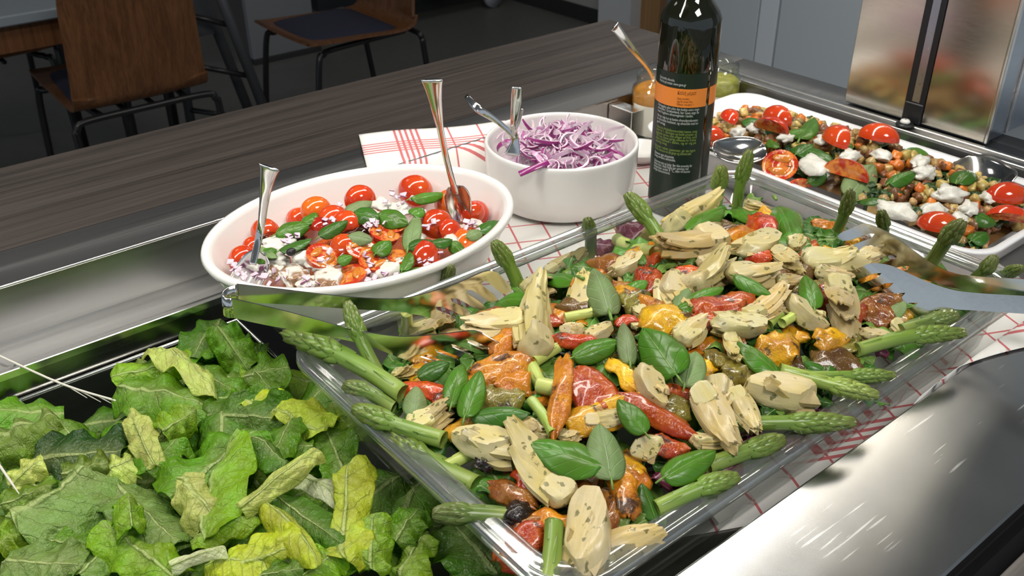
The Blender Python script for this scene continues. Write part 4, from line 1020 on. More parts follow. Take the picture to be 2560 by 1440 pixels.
for i, (a, b, r, c, la, lb_, tp) in enumerate(ASP):
    A = hit(*a, lambda x, y: heap_t(x, y) + la); B = at(b[0], b[1], heap_t(A.x, A.y) * (1 if lb_ > .03 else .0) + (lb_ if lb_ > .03 else 0)) if lb_ > .03 else hit(*b, lambda x, y: max(heap_t(x, y), .008) + lb_)
    rr = px2m((A + B) / 2, r) * .92
    o = asparagus(A, B, rr, c, bool(tp), i)
    reg(o, {'g': 'green asparagus spear', 'd': 'dark-tipped asparagus spear', 'l': 'light green asparagus spear', 'y': 'pale cut asparagus stalk'}[c] if tp or c == 'y' else 'cut green asparagus stalk', 'asparagus', 'asparagus spears in the clear tray', ((a[0] + b[0]) / 2, (a[1] + b[1]) / 2), 'tray')

AU = .04
def arti_proto(seed):
    """piece of an artichoke heart, AU long along Y. Three looks: quarter with layered leaf end, leafy fan, smooth cut chunk"""
    ro = random.Random(seed); kind = 'qlqclqlqlcql'[seed % 12]
    w_, h = ro.uniform(.60, .80), ro.uniform(.28, .38); tilt = ro.uniform(-.35, .35); pet = []
    hy = {'q': .31, 'l': .20, 'c': .44}[kind]; yc = -.5 + hy
    cuts = [(V((tilt, .05, 1)).normalized(), h * .36), (V((1, ro.uniform(-.3, .5), .25)).normalized(), w_ * .38), (V((-1, ro.uniform(-.2, .6), .2)).normalized(), w_ * .40), (V((0, 1, .1)).normalized(), hy * .85)]
    if kind == 'c': cuts += [(V((.7, .7, .1)).normalized(), w_ * .40), (V((-.6, -.8, .2)).normalized(), w_ * .44)]
    b = blob(26, 16, w_ / 2 * 1.08, hy, h / 2 * 1.35, .16, 1.8, seed, cuts); hv = [p + V((0, yc, 0)) for p in b[0]]
    n = {'q': 5, 'l': 6, 'c': 2}[kind]; L0 = {'q': .76, 'l': .92, 'c': .5}[kind]; lean = ro.uniform(-.22, .22)
    for k in range(n):      # leaf layers lying on one another like pages, edges stepping back
        zt = h * (.40 - .80 * (k + .5) / n); wv = w_ * ro.uniform(.78, 1.0) * (1.0 if k else .8); ll = L0 * ro.uniform(.70, 1.10); xo = ro.uniform(-.09, .09); th = h / n * .48; rag = ro.uniform(0, 9); fan = (.5 - k / n) * (.40 if kind == 'l' else .20)
        def fn(u, v):
            x = 2 * u - 1; wd = wv / 2 * (.78 + .25 * math.sin(math.pi * min(1, v + .1)) - .30 * max(0, v - .75) * 2)
            y = -.5 + 2 * hy * .80 * (0 if kind != 'l' else .3) + (.22 if kind == 'q' else .10) + v * ll - .07 * x * x + (.13 * nz(x * 2.6, rag) + .03 * nz(x * 7, rag)) * v ** 3
            return (x * wd + xo + lean * v * v * .6, y, zt - .22 * h * x * x + fan * v * v - tilt * x * wd * .8 + .025 * math.sin(v * 5 + rag) * v + .03 * nz(x * 2.5, v * 3, rag))
        vs, fs, uv = grid(fn, 12, 10); pet.append(thick(vs, fs, th, uv))
    hm = flat_edges(mesh('heart', [p * AU for p in hv], b[1], M['artichoke']), 38)
    return hm, [flat_edges(mesh('petal', [p * AU for p in v], f, M['artichoke']), 50) for v, f, u in pet]
ARP = [arti_proto(s) for s in range(12)]
def artichoke(P, d, n, L, roll, k, wide=1.0):
    e = empty('artichoke_quarter', P); mw = frame(P, d, n, roll) @ Matrix.Diagonal((L / AU * wide, L / AU, L / AU * .9, 1)); e.matrix_world = mw
    hm, ps = ARP[k % len(ARP)]; o = obj('heart', hm, e); o.color = vary((.60, .515, .250), .10)
    cpet = vary((.57, .455, .20), .12)
    for p in ps: q = obj('petal', p, e); q.color = cpet
    return e
ART = [  # heart end, petal end, width px, lift
 ((1310, 800), (1150, 820), 85, .018), ((1345, 880), (1340, 750), 84, .014), ((1050, 830), (1150, 818), 34, .008), ((1270, 860), (1316, 845), 40, .012), ((1368, 675), (1444, 650), 52, .010), ((1530, 672), (1625, 640), 66, .014), ((1800, 585), (1665, 630), 72, .018),
 ((1690, 690), (1692, 785), 72, .016), ((1725, 715), (1820, 655), 56, .018), ((1460, 830), (1545, 822), 66, .012), ((1405, 830), (1450, 815), 44, .014), ((1330, 715), (1360, 720), 34, .008), ((1465, 765), (1463, 695), 34, .010), ((1685, 570), (1765, 535), 48, .012),
 ((1850, 620), (1965, 590), 72, .018), ((1970, 600), (2025, 610), 56, .014), ((1940, 620), (1990, 665), 46, .020), ((1825, 690), (1945, 670), 66, .018), ((1870, 790), (1945, 745), 66, .018), ((1975, 745), (2075, 835), 72, .018), ((2095, 705), (2105, 805), 68, .020), ((1785, 795), (1940, 825), 72, .022),
 ((2020, 655), (2140, 640), 56, .016), ((2040, 680), (2120, 692), 40, .014), ((1700, 850), (1765, 795), 62, .016), ((1580, 815), (1620, 800), 34, .010), ((1870, 515), (1930, 525), 40, .008), ((1608, 920), (1660, 1035), 72, .020), ((1745, 970), (1825, 1092), 78, .022), ((1790, 940), (1805, 1040), 58, .016), ((1830, 975), (1885, 1065), 60, .018),
 ((2040, 985), (1830, 955), 62, .018), ((1825, 840), (1842, 905), 36, .016), ((2150, 825), (2235, 848), 48, .014), ((1650, 1130), (1575, 1100), 84, .014), ((1290, 1055), (1345, 1075), 52, .012), ((1400, 1080), (1450, 1095), 44, .010), ((1465, 1055), (1560, 1045), 36, .014), ((1730, 1108), (1820, 1092), 40, .012),
 ((1290, 1125), (1115, 1075), 84, .020), ((1420, 1240), (1295, 1115), 70, .018), ((1440, 1425), (1505, 1200), 98, .022), ((1480, 1392), (1620, 1345), 62, .012), ((1015, 1062), (1138, 1022), 46, .012), ((985, 925), (1030, 935), 44, .008), ((1080, 1030), (1115, 990), 46, .008), ((2230, 805), (2275, 835), 40, .012), ((1945, 705), (2005, 700), 40, .012), ((2160, 640), (2205, 625), 34, .016), ((1750, 660), (1800, 640), 44, .012), ((1590, 770), (1640, 800), 40, .010), ((1290, 1075), (1400, 1110), 40, .006), ((1130, 860), (1190, 850), 40, .004)]
for i, (a, b, wpx, lift) in enumerate(ART):
    hf = lambda x, y: heap_t(x, y) + lift * .8
    A, B = hit(*a, hf), hit(*b, hf); P = (A + B) / 2; L = (B - A).length * 1.12; W = px2m(P, wpx) * 1.15; wide = max(.75, min(1.5, W / (L * .74)))
    if L * wide > .05: wide = .05 / L
    o = artichoke(P, B - A + V((0, 0, rng.uniform(-.006, .006))), tilt_normal(P, .55, .2), L, R(rng.uniform(-25, 25)), {41: 9, 31: 3, 34: 9, 5: 3, 14: 9, 19: 3}.get(i, i), wide * .9)
    reg(o, 'herbed artichoke quarter' if wpx > 50 else 'small artichoke piece', 'artichoke', 'artichoke pieces in the clear tray', ((a[0] + b[0]) / 2, (a[1] + b[1]) / 2), 'tray')

PC = {'o': (.62, .22, .012), 'y': (.70, .34, .014), 'r': (.44, .070, .009), 'R': (.56, .055, .008), 'g': (.21, .17, .028), 'b': (.13, .065, .018), 'n': (.30, .105, .018)}
PN = {'o': 'orange roasted pepper strip', 'y': 'yellow roasted pepper strip', 'r': 'red roasted pepper strip', 'R': 'bright red pepper strip', 'g': 'olive-green roasted pepper strip', 'b': 'dark brown roasted pepper strip', 'n': 'browned orange pepper strip'}
def pepper(L, W, seed, cup, bend, t=.0032):
    ro = random.Random(seed); s0 = seed * 2.3
    def fn(u, v):
        x = 2 * u - 1; e = min(1, v * 4 + .35, (1 - v) * 4 + .35); wd = W / 2 * e * (.95 + .30 * nz(v * 3, s0))
        X = x * wd + .16 * W * nz(v * 2.2, s0 + 5); Y = (v - .5) * L + .08 * L * nz(x * 1.5, s0 + 9)
        Z = -cup * W * x * x + .3 * cup * W - bend * L * (2 * v - 1) ** 2 + .10 * W * nz(x * 2.2, v * 3.5, s0) + .04 * W * nz(x * 6, v * 9, s0)
        return (X, Y, Z)
    vs, fs, uv = grid(fn, 12, 16); return thick(vs, fs, t, uv)
PEP = [((1180, 925), (1318, 895), 88, 'o', .010), ((1245, 965), (1318, 935), 70, 'o', .012), ((1392, 1058), (1410, 880), 42, 'o', .018), ((1422, 1045), (1592, 995), 92, 'y', .010), ((1620, 815), (1745, 790), 100, 'y', .012), ((1530, 890), (1590, 960), 48, 'y', .014), ((1905, 850), (1985, 890), 105, 'y', .012), ((2045, 845), (2115, 842), 58, 'y', .012),
 ((1785, 598), (1885, 570), 58, 'o', .012), ((1535, 718), (1585, 738), 50, 'y', .010), ((1600, 732), (1660, 770), 38, 'o', .010), ((1555, 1180), (1572, 1280), 62, 'o', .014), ((1335, 1285), (1432, 1310), 52, 'o', .008), ((2035, 552), (2095, 562), 34, 'o', .004), ((1225, 1205), (1325, 1255), 56, 'n', .006), ((1245, 880), (1305, 825), 62, 'o', .010),
 ((995, 955), (1115, 975), 52, 'R', .008), ((1438, 920), (1505, 1010), 100, 'r', .012), ((1555, 985), (1725, 1075), 54, 'r', .014), ((1640, 1090), (1715, 1122), 62, 'r', .010), ((1665, 965), (1735, 988), 44, 'r', .008), ((1752, 785), (1880, 745), 92, 'r', .016), ((2050, 725), (2150, 790), 90, 'r', .010), ((1875, 535), (1930, 565), 58, 'R', .012), ((1865, 628), (1925, 640), 44, 'R', .010), ((1595, 672), (1665, 708), 82, 'r', .008), ((1630, 650), (1655, 600), 44, 'r', .006),
 ((1250, 1392), (1345, 1310), 92, 'r', .010), ((1298, 1165), (1322, 1215), 44, 'R', .006), ((1388, 838), (1485, 852), 38, 'R', .012), ((1685, 682), (1755, 678), 48, 'R', .010), ((1505, 1345), (1545, 1240), 46, 'n', .008), ((1545, 805), (1585, 785), 36, 'R', .008),
 ((1205, 1002), (1302, 985), 78, 'g', .010), ((1395, 760), (1475, 765), 62, 'b', .006), ((1565, 765), (1625, 738), 62, 'g', .006), ((1462, 655), (1535, 652), 58, 'n', .008), ((1660, 1035), (1715, 1005), 66, 'g', .008), ((1815, 925), (1895, 925), 74, 'g', .008), ((2055, 905), (2135, 885), 86, 'b', .010), ((1975, 700), (2045, 645), 52, 'b', .008), ((2000, 730), (2060, 700), 46, 'g', .008), ((1555, 930), (1640, 920), 50, 'g', .006), ((2110, 870), (2135, 830), 44, 'g', .008), ((1235, 1040), (1290, 1050), 60, 'b', .002), ((1760, 570), (1800, 560), 50, 'g', .006), ((2150, 770), (2230, 800), 60, 'n', .006), ((2190, 760), (2260, 740), 44, 'n', .006), ((1940, 650), (1985, 690), 60, 'n', .004), ((1770, 875), (1830, 900), 50, 'g', .006), ((1680, 1150), (1720, 1160), 44, 'o', .006), ((1090, 985), (1135, 1000), 46, 'r', .006), ((1145, 955), (1205, 960), 56, 'o', .006), ((2230, 700), (2290, 690), 50, 'n', .0), ((1430, 720), (1490, 710), 50, 'o', .004), ((1595, 600), (1650, 560), 40, 'g', .0), ((1480, 1230), (1560, 1240), 60, 'n', .004), ((1255, 1340), (1350, 1300), 60, 'n', .006), ((1340, 780), (1400, 800), 40, 'r', .004), ((1810, 850), (1860, 860), 60, 'n', .004), ((2120, 600), (2180, 590), 44, 'n', .0), ((1930, 900), (2010, 920), 60, 'b', .002)]
for i, (a, b, wpx, c, lift) in enumerate(PEP):
    hf = lambda x, y: heap_t(x, y) + lift * .8 + .005
    A, B = hit(*a, hf), hit(*b, hf); P = (A + B) / 2; L = (B - A).length * 1.18; W = px2m(P, wpx) * 1.28
    v, f, uv = pepper(L, W, i + 3, rng.uniform(.12, .38), rng.uniform(.02, .14))
    o = obj('roasted_pepper', mesh('roasted_pepper', v, f, M['pepper'], uv), None, frame(P, B - A, tilt_normal(P, .5, .2), R(rng.uniform(-18, 18)))); o.color = vary(PC[c], .10)
    reg(o, PN[c], 'pepper', 'roasted pepper strips in the clear tray', ((a[0] + b[0]) / 2, (a[1] + b[1]) / 2), 'tray')
PFM = [mesh('roasted_pepper', *(lambda q: (q[0], q[1], M['pepper'], q[2]))(pepper(.034, .020, 500 + k, .25, .08))) for k in range(8)]
for i in range(80):            # pieces half buried between the others
    x, y = rng.uniform(TX0 + .05, TX1 - .05), rng.uniform(TY0 + .045, TY1 - .075); a = rng.uniform(0, 6.28); P = V((x, y, heap_t(x, y) + rng.uniform(.0, .006)))
    o = obj('roasted_pepper', PFM[i % 8], None, frame(P, (math.cos(a), math.sin(a), rng.uniform(-.2, .2)), tilt_normal(P, .4, .3), 0, rng.uniform(.75, 1.15))); o.color = vary(PC[rng.choice('ooyyrgnnb')], .12)
    tag(o, 'roasted pepper piece half buried between the artichokes in the clear tray', 'pepper', 'half buried pepper pieces in the clear tray')
for i, (x, y, w_) in enumerate(((1215, 1150, 62), (1292, 1282, 66), (1988, 745, 40))):       # charred blackened lumps
    P = hit(x, y, lambda a, b: heap_t(a, b) + .010); s = px2m(P, w_) / 2; v, f, u = blob(16, 10, s, s * 1.15, s * .7, .5, 2.4, i + 40)
    reg(obj('charred_pepper', mesh('charred_pepper', v, f, M['char']), None, frame(P, V((1, .3, 0)), V((0, 0, 1)))), 'blackened roasted pepper lump', 'pepper', 'roasted pepper strips in the clear tray', (x, y), 'tray')

BC = {'f': (.082, .225, .016), 'b': (.21, .31, .115), 'd': (.045, .145, .014)}
def basil(a, b, wpx, c, heap, lift, seed, areaname, group, toward=.6, cup=None, roll=None, noun='basil leaf', bend=None):
    hf = lambda x, y: heap(x, y) + lift
    A, B = hit(*a, hf), hit(*b, hf); P = (A + B) / 2; L = (B - A).length * 1.04; W = px2m(P, wpx) * 1.28
    e = empty('basil_leaf', P); e.matrix_world = frame(P, B - A, tilt_normal(P, toward, .15), R(rng.uniform(-18, 18) if roll is None else roll))
    v, f, uv = leaf_sheet(L, W, 'basil', seed, (rng.uniform(.16, .34) if cup is None else cup), rng.uniform(.02, .12) if bend is None else bend, .02, .5, 12, 16)
    o = obj('blade', mesh('blade', v, f, M['basil_back' if c == 'b' else 'basil'], uv), e); o.color = vary(BC[c], .12)
    v, f = tube([(0, -L / 2 - L * .14, -.002), (0, -L / 2 - L * .05, -.0005), (0, -L / 2 + L * .03, 0)], [L * .016, L * .018, L * .012], 6); q = obj('leaf_stalk', mesh('leaf_stalk', v, f, M['basil'], [(.5, .5)] * len(v)), e); q.color = (.16, .30, .06, 1)
    reg(e, {'f': 'green ', 'b': 'pale-backed ', 'd': 'dark green '}[c] + noun, 'basil' if noun == 'basil leaf' else 'leaf', group, ((a[0] + b[0]) / 2, (a[1] + b[1]) / 2), areaname); return e
BAS = [((1690, 935), (1608, 822), 98, 'f', .030), ((1712, 958), (1738, 872), 68, 'b', .024), ((1952, 938), (1848, 852), 66, 'f', .026), ((1575, 900), (1560, 800), 42, 'b', .026), ((1435, 892), (1552, 852), 52, 'f', .022), ((1500, 1165), (1328, 1108), 92, 'f', .032), ((1528, 1195), (1500, 1058), 82, 'b', .032), ((1612, 1080), (1545, 1000), 52, 'f', .030), ((1662, 1192), (1788, 1125), 66, 'f', .026), ((1178, 1035), (1322, 1030), 62, 'd', .022), ((1162, 1038), (1198, 925), 56, 'f', .028), ((1130, 1005), (1158, 902), 50, 'f', .026), ((1035, 1035), (1042, 963), 52, 'b', .018),
 ((1045, 940), (1122, 905), 46, 'd', .020), ((1522, 775), (1484, 665), 66, 'b', .026), ((1440, 690), (1345, 690), 72, 'f', .020), ((1228, 752), (1335, 742), 46, 'f', .016), ((1722, 748), (1808, 715), 40, 'f', .026), ((1700, 765), (1722, 718), 40, 'b', .026), ((1838, 690), (1925, 738), 40, 'f', .028), ((2035, 765), (2012, 685), 48, 'f', .028), ((1728, 572), (1812, 516), 50, 'f', .020), ((1940, 498), (1985, 592), 74, 'f', .018), ((1830, 515), (1872, 545), 44, 'f', .014), ((1578, 635), (1612, 655), 32, 'f', .020), ((1575, 720), (1615, 700), 40, 'f', .018), ((2225, 790), (2258, 745), 40, 'b', .012), ((1640, 1300), (1605, 1210), 52, 'd', .012), ((1700, 770), (1740, 760), 36, 'f', .026), ((2060, 960), (2075, 880), 36, 'd', .016), ((2020, 945), (2120, 930), 30, 'f', .014), ((1590, 890), (1545, 905), 40, 'd', .010), ((1130, 1235), (1235, 1200), 60, 'f', .008), ((2070, 925), (2010, 905), 34, 'd', .014), ((1490, 905), (1400, 935), 40, 'd', .010), ((1420, 995), (1445, 930), 44, 'd', .010)]
for i, (a, b, wpx, c, lift) in enumerate(BAS): basil(a, b, wpx, c, heap_t, lift * .72, i, 'tray', 'basil leaves on the clear tray salad')
RC = [(.075, .21, .022), (.045, .15, .018), (.12, .28, .04), (.20, .36, .06)]
ROC = [((1270, 700), (1330, 760), 60), ((1120, 800), (1200, 790), 50), ((1700, 660), (1790, 650), 44), ((1640, 690), (1690, 640), 40), ((2070, 610), (2120, 560), 60), ((2040, 590), (2110, 600), 70), ((1390, 900), (1560, 960), 44), ((1010, 900), (1090, 870), 60), ((1000, 1010), (1080, 1000), 60), ((1150, 1200), (1260, 1240), 44), ((1540, 1340), (1660, 1280), 90), ((1560, 1330), (1640, 1340), 60), ((1890, 1010), (2000, 1035), 60), ((1900, 1050), (1960, 1010), 70), ((2110, 930), (2190, 920), 60), ((2060, 950), (2110, 960), 40), ((2080, 905), (2180, 890), 60), ((1990, 990), (2080, 1010), 50), ((1360, 700), (1300, 720), 70), ((1440, 620), (1410, 700), 50), ((1560, 590), (1600, 620), 50), ((1790, 1080), (1830, 1040), 40), ((1110, 1240), (1190, 1200), 90), ((1330, 1420), (1270, 1370), 70), ((2220, 1010), (2150, 1000), 40), ((1870, 500), (1900, 540), 40), ((1210, 1320), (1150, 1260), 70), ((1170, 830), (1240, 780), 50), ((2330, 700), (2270, 680), 50), ((1600, 700), (1560, 690), 40), ((1070, 800), (1000, 830), 50)]
for i, (a, b, wpx) in enumerate(ROC):
    hf = lambda x, y: heap_t(x, y) + .006
    A, B = hit(*a, hf), hit(*b, hf); P = (A + B) / 2; L = (B - A).length * 1.1; W = px2m(P, wpx) * 1.2
    v, f, uv = leaf_sheet(L, W, 'rocket', i, .15, .05, .14, .5, 12, 22, ribh=.0006)
    o = obj('rocket_leaf', mesh('rocket_leaf', v, f, M['rocket'], uv), None, frame(P, B - A, tilt_normal(P, .5, .3), R(rng.uniform(-25, 25)))); o.color = vary(rng.choice(RC), .1)
    reg(o, 'lobed green salad leaf', 'salad leaf', 'green leaves in the clear tray', ((a[0] + b[0]) / 2, (a[1] + b[1]) / 2), 'tray')
RAD = [((1545, 560), (1640, 575), 60), ((1580, 600), (1630, 560), 60), ((1640, 1200), (1690, 1170), 70), ((1470, 1080), (1500, 1110), 60), ((1790, 1190), (1850, 1150), 60), ((1850, 1110), (1900, 1090), 36), ((2220, 665), (2250, 650), 34), ((1740, 1200), (1800, 1210), 60), ((2010, 1060), (2070, 1020), 50), ((2180, 860), (2220, 880), 36), ((1690, 1230), (1750, 1210), 40), ((1480, 610), (1540, 620), 44), ((1960, 1120), (2010, 1090), 40)]
for i, (a, b, wpx) in enumerate(RAD):
    hf = lambda x, y: heap_t(x, y) + .004
    A, B = hit(*a, hf), hit(*b, hf); P = (A + B) / 2; L = (B - A).length * 1.1; W = px2m(P, wpx) * 1.2
    v, f, uv = leaf_sheet(L, W, 'torn', i + 50, .3, .05, .14, .5, 12, 14, ribh=.0008)
    o = obj('radicchio_leaf', mesh('radicchio_leaf', v, f, M['radicchio'], uv), None, frame(P, B - A, tilt_normal(P, .4, .3), R(rng.uniform(-25, 25)))); o.color = vary((.17, .020, .060), .15)
    reg(o, 'purple radicchio piece', 'radicchio', 'radicchio pieces in the clear tray', ((a[0] + b[0]) / 2, (a[1] + b[1]) / 2), 'tray')
FILL = [leaf_sheet(.055, .036, 'rocket' if k % 2 else 'torn', 300 + k, .2, .06, .16, .5, 10, 14) for k in range(8)]
FILL = [mesh('salad_leaf', v, f, M['rocket'], uv) for v, f, uv in FILL]
for i in range(280):           # green leaves under everything
    x, y = rng.uniform(TX0 + .035, TX1 - .035), rng.uniform(TY0 + .035, TY1 - .040); z = heap_t(x, y) - rng.uniform(-.003, .014)
    if y > .505 and (x > .40) and rng.random() < .55: continue
    a = rng.uniform(0, 6.28); o = obj('salad_leaf', FILL[i % 8], None, frame((x, y, max(z, BZ + .012)), (math.cos(a), math.sin(a), rng.uniform(-.25, .25)), (rng.uniform(-.5, .5), rng.uniform(-.5, .5), 1), 0, rng.uniform(.7, 1.0)))
    o.color = vary(rng.choice(RC), .2); tag(o, 'green salad leaf under the roasted vegetables in the clear tray', 'salad leaf', 'bed of leaves in the clear tray')

# ------------------------------------------------------------------ tomato salad in the oval bowl
def heap_o(x, y):
    u, w_ = (x - OC.x) / .135, (y - OC.y) / .10; return BZ + .044 + .024 * max(0, 1 - u * u - w_ * w_) ** .8
def inside_o(P, r=0.0):
    """pull a point of the tomato salad inside the oval bowl wall"""
    k = max(0, min(1, (.0738 - (P.z - BZ)) / .066)); a, b = OA - .014 - .032 * k - r, OB - .014 - .032 * k - r
    q = math.hypot((P.x - OC.x) / a, (P.y - OC.y) / b)
    if q > 1: P = V((OC.x + (P.x - OC.x) / q, OC.y + (P.y - OC.y) / q, P.z))
    return P
def tom_meshes():
    whole = mesh('tomato', *blob(24, 16, 1, 1.12, 1, .05, 1.3, 2)[:2], M['tomato'])
    vs, fs, uv = grid(lambda u, v: (math.cos(u * 2 * math.pi) * math.sin(v * math.pi / 2), 1.12 * math.sin(u * 2 * math.pi) * math.sin(v * math.pi / 2), -.95 * math.cos(v * math.pi / 2)), 24, 8, True); skin = mesh('skin', vs, fs, M['tomato'])
    vs, fs, uv = grid(lambda u, v: (math.cos(u * 2 * math.pi) * (1 - v), 1.12 * math.sin(u * 2 * math.pi) * (1 - v), .03 * math.sin(v * 9) - .01 + .03 * (v > .85)), 24, 8, True); cut = mesh('cut_face', vs, fs, M['tomato_cut'])
    gel = []
    for s in (-1, 1):
        b = blob(14, 8, .26, .60, .10, .25, 2, 5 + s); gel.append(mesh('seed_gel', [p + V((s * .42, 0, .0)) for p in b[0]], b[1], M['tomato_gel']))
    A = R(52)
    vs, fs, uv = grid(lambda u, v: (math.sin(-A + 2 * A * u) * math.sin(v * math.pi), 1.35 * math.cos(v * math.pi), math.cos(-A + 2 * A * u) * math.sin(v * math.pi)), 12, 12); wskin = mesh('skin', vs, fs, M['tomato'])
    wc = []
    for s in (-1, 1):
        vs, fs, uv = grid(lambda u, v: (math.sin(s * A) * math.sin(v * math.pi) * u, 1.35 * math.cos(v * math.pi), math.cos(A) * math.sin(v * math.pi) * u + .03 * math.sin(u * 7) * math.sin(v * math.pi)), 6, 12); wc.append(mesh('cut_face', vs, fs, M['tomato_cut']))
    for me in (whole, skin, cut, wskin, *gel, *wc): me.transform(Matrix.Scale(.011, 4))
    return whole, skin, cut, gel, wskin, wc
TW, TS, TC, TG, TWS, TWC = tom_meshes()
TCOL = {'r': (.60, .055, .010), 'd': (.42, .030, .010), 'o': (.72, .12, .012)}
def tomato(px, r_px, kind, c, heap, lift, nrm, areaname, group, ang=None):
    P = hit(*px, lambda x, y: heap(x, y) + lift); r = px2m(P, r_px); P = inside_o(P, r * .8) if areaname == 'oval' else P; e = empty('cherry_tomato' if kind != 'wedge' else 'tomato_wedge', P)
    a = rng.uniform(0, 6.28) if ang is None else ang
    e.matrix_world = frame(P, V((math.cos(a), math.sin(a), 0)), nrm, 0, r / .011 * 1.12)
    cc = vary(TCOL[c], .08)
    if kind == 'whole': obj('fruit', TW, e).color = cc
    elif kind == 'half':
        obj('skin', TS, e).color = cc; obj('cut_face', TC, e)
        for g_ in TG: obj('seed_gel', g_, e)
    else:
        obj('skin', TWS, e).color = cc
        for g_ in TWC: obj('cut_face', g_, e)
    reg(e, {'whole': 'glossy whole cherry tomato', 'half': 'halved cherry tomato', 'wedge': 'red tomato wedge'}[kind], 'tomato', group, px, areaname); return e
GO = 'tomatoes in the oval bowl'
up = V((0, 0, 1))
for px, r, kind, c, n_ in [((735, 512), 34, 'whole', 'r', 0), ((712, 538), 30, 'whole', 'r', 0), ((663, 582), 32, 'whole', 'r', 0), ((606, 648), 31, 'whole', 'r', 0), ((632, 618), 24, 'whole', 'r', 0), ((900, 498), 32, 'whole', 'r', 0), ((1043, 474), 36, 'whole', 'r', 0), ((1228, 524), 30, 'whole', 'r', 0), ((1180, 532), 26, 'whole', 'r', 0),
    ((808, 638), 38, 'half', 'r', 1), ((872, 688), 42, 'half', 'd', 1), ((832, 550), 34, 'half', 'r', -1), ((800, 572), 28, 'half', 'd', -1), ((868, 562), 34, 'half', 'r', -1), ((962, 582), 34, 'half', 'd', 1), ((1090, 560), 34, 'half', 'r', -1), ((1122, 578), 28, 'half', 'r', -1), ((1058, 640), 38, 'half', 'r', -1), ((1085, 672), 30, 'half', 'r', -1), ((938, 650), 36, 'half', 'r', 1), ((1192, 612), 36, 'half', 'o', -1), ((1128, 512), 36, 'half', 'o', -1), ((790, 526), 32, 'half', 'o', -1), ((905, 618), 34, 'half', 'o', 1), ((862, 618), 30, 'whole', 'r', 0), ((985, 560), 28, 'half', 'd', 1), ((1000, 640), 30, 'half', 'r', 1), ((1210, 590), 24, 'half', 'o', -1)]:
    P = hit(*px, heap_o); d = (EYE - P).normalized(); nrm = up if n_ == 0 else (d * .6 + up * .5 + V((rng.uniform(-.3, .3), rng.uniform(-.3, .3), 0)) if n_ > 0 else V((rng.uniform(-.5, .5), .6, -.5)))
    tomato(px, r, kind, c, heap_o, .006 if n_ <= 0 else .012, nrm, 'oval', GO)
for i, (x, y, w_, dr) in enumerate([(735, 690, 62, 1), (825, 692, 70, 1), (972, 666, 66, 1), (700, 608, 58, 0), (955, 512, 44, 0), (1040, 598, 46, 0), (645, 662, 40, 0), (1000, 522, 46, 0), (690, 680, 44, 1), (1130, 600, 36, 0), (790, 660, 44, 0), (690, 648, 52, 0), (765, 645, 46, 0), (655, 628, 40, 0), (900, 700, 40, 1), (1020, 690, 40, 0), (770, 705, 50, 1), (1070, 620, 34, 0), (1190, 560, 36, 1)]):
    P = hit(x, y, lambda a, b: heap_o(a, b) + .010); s = px2m(P, w_) / 2; P = inside_o(P, s)
    v, f, u = blob(18, 12, s, s * 1.35, s * .62, .55, 1.7, i + 7, [(V((.2, .1, 1)).normalized(), s * .36)]); a = rng.uniform(0, 6.28)
    reg(obj('mozzarella_piece', mesh('mozzarella_piece', v, f, M['mozz_b' if dr else 'mozz']), None, frame(P, V((math.cos(a), math.sin(a), 0)), tilt_normal(P, .5, .2))), 'balsamic-streaked mozzarella piece' if dr else 'white mozzarella piece', 'mozzarella', 'mozzarella in the oval bowl', (x, y), 'oval')
for i, (a, b, wpx, c) in enumerate([((690, 585), (772, 560), 48, 'f'), ((700, 625), (778, 598), 40, 'd'), ((655, 640), (690, 622), 30, 'f'), ((655, 618), (690, 645), 30, 'b'), ((868, 525), (928, 500), 40, 'b'), ((800, 590), (868, 552), 34, 'd'), ((885, 530), (945, 545), 44, 'd'), ((945, 535), (1018, 558), 48, 'f'), ((1030, 495), (1112, 482), 38, 'f'), ((1020, 615), (1040, 530), 40, 'b'), ((870, 590), (930, 600), 36, 'b'), ((940, 632), (975, 600), 40, 'f'), ((1025, 622), (1085, 605), 36, 'd'), ((1080, 605), (1130, 600), 40, 'd'), ((1128, 605), (1160, 630), 34, 'f'), ((1195, 575), (1245, 548), 46, 'd'), ((1000, 685), (1055, 668), 30, 'f'), ((1005, 675), (1025, 630), 36, 'f'), ((760, 555), (790, 530), 34, 'f'), ((1170, 590), (1210, 575), 28, 'b'), ((1030, 535), (1060, 520), 34, 'f'), ((845, 655), (880, 640), 26, 'f'), ((640, 640), (668, 652), 26, 'f')]):
    basil(a, b, wpx, c, heap_o, .018, 60 + i, 'oval', 'basil leaves in the oval bowl', toward=.5)
P = hit(728, 630, lambda x, y: heap_o(x, y) + .024); v, f, u = blob(14, 10, .0035, .0045, .0035, .05, 1, 3); tag(obj('black_olive', mesh('black_olive', v, f, M['black']), None, frame(P, V((1, 0, 0)), up)), 'small black olive on a basil leaf in the oval bowl', 'olive')
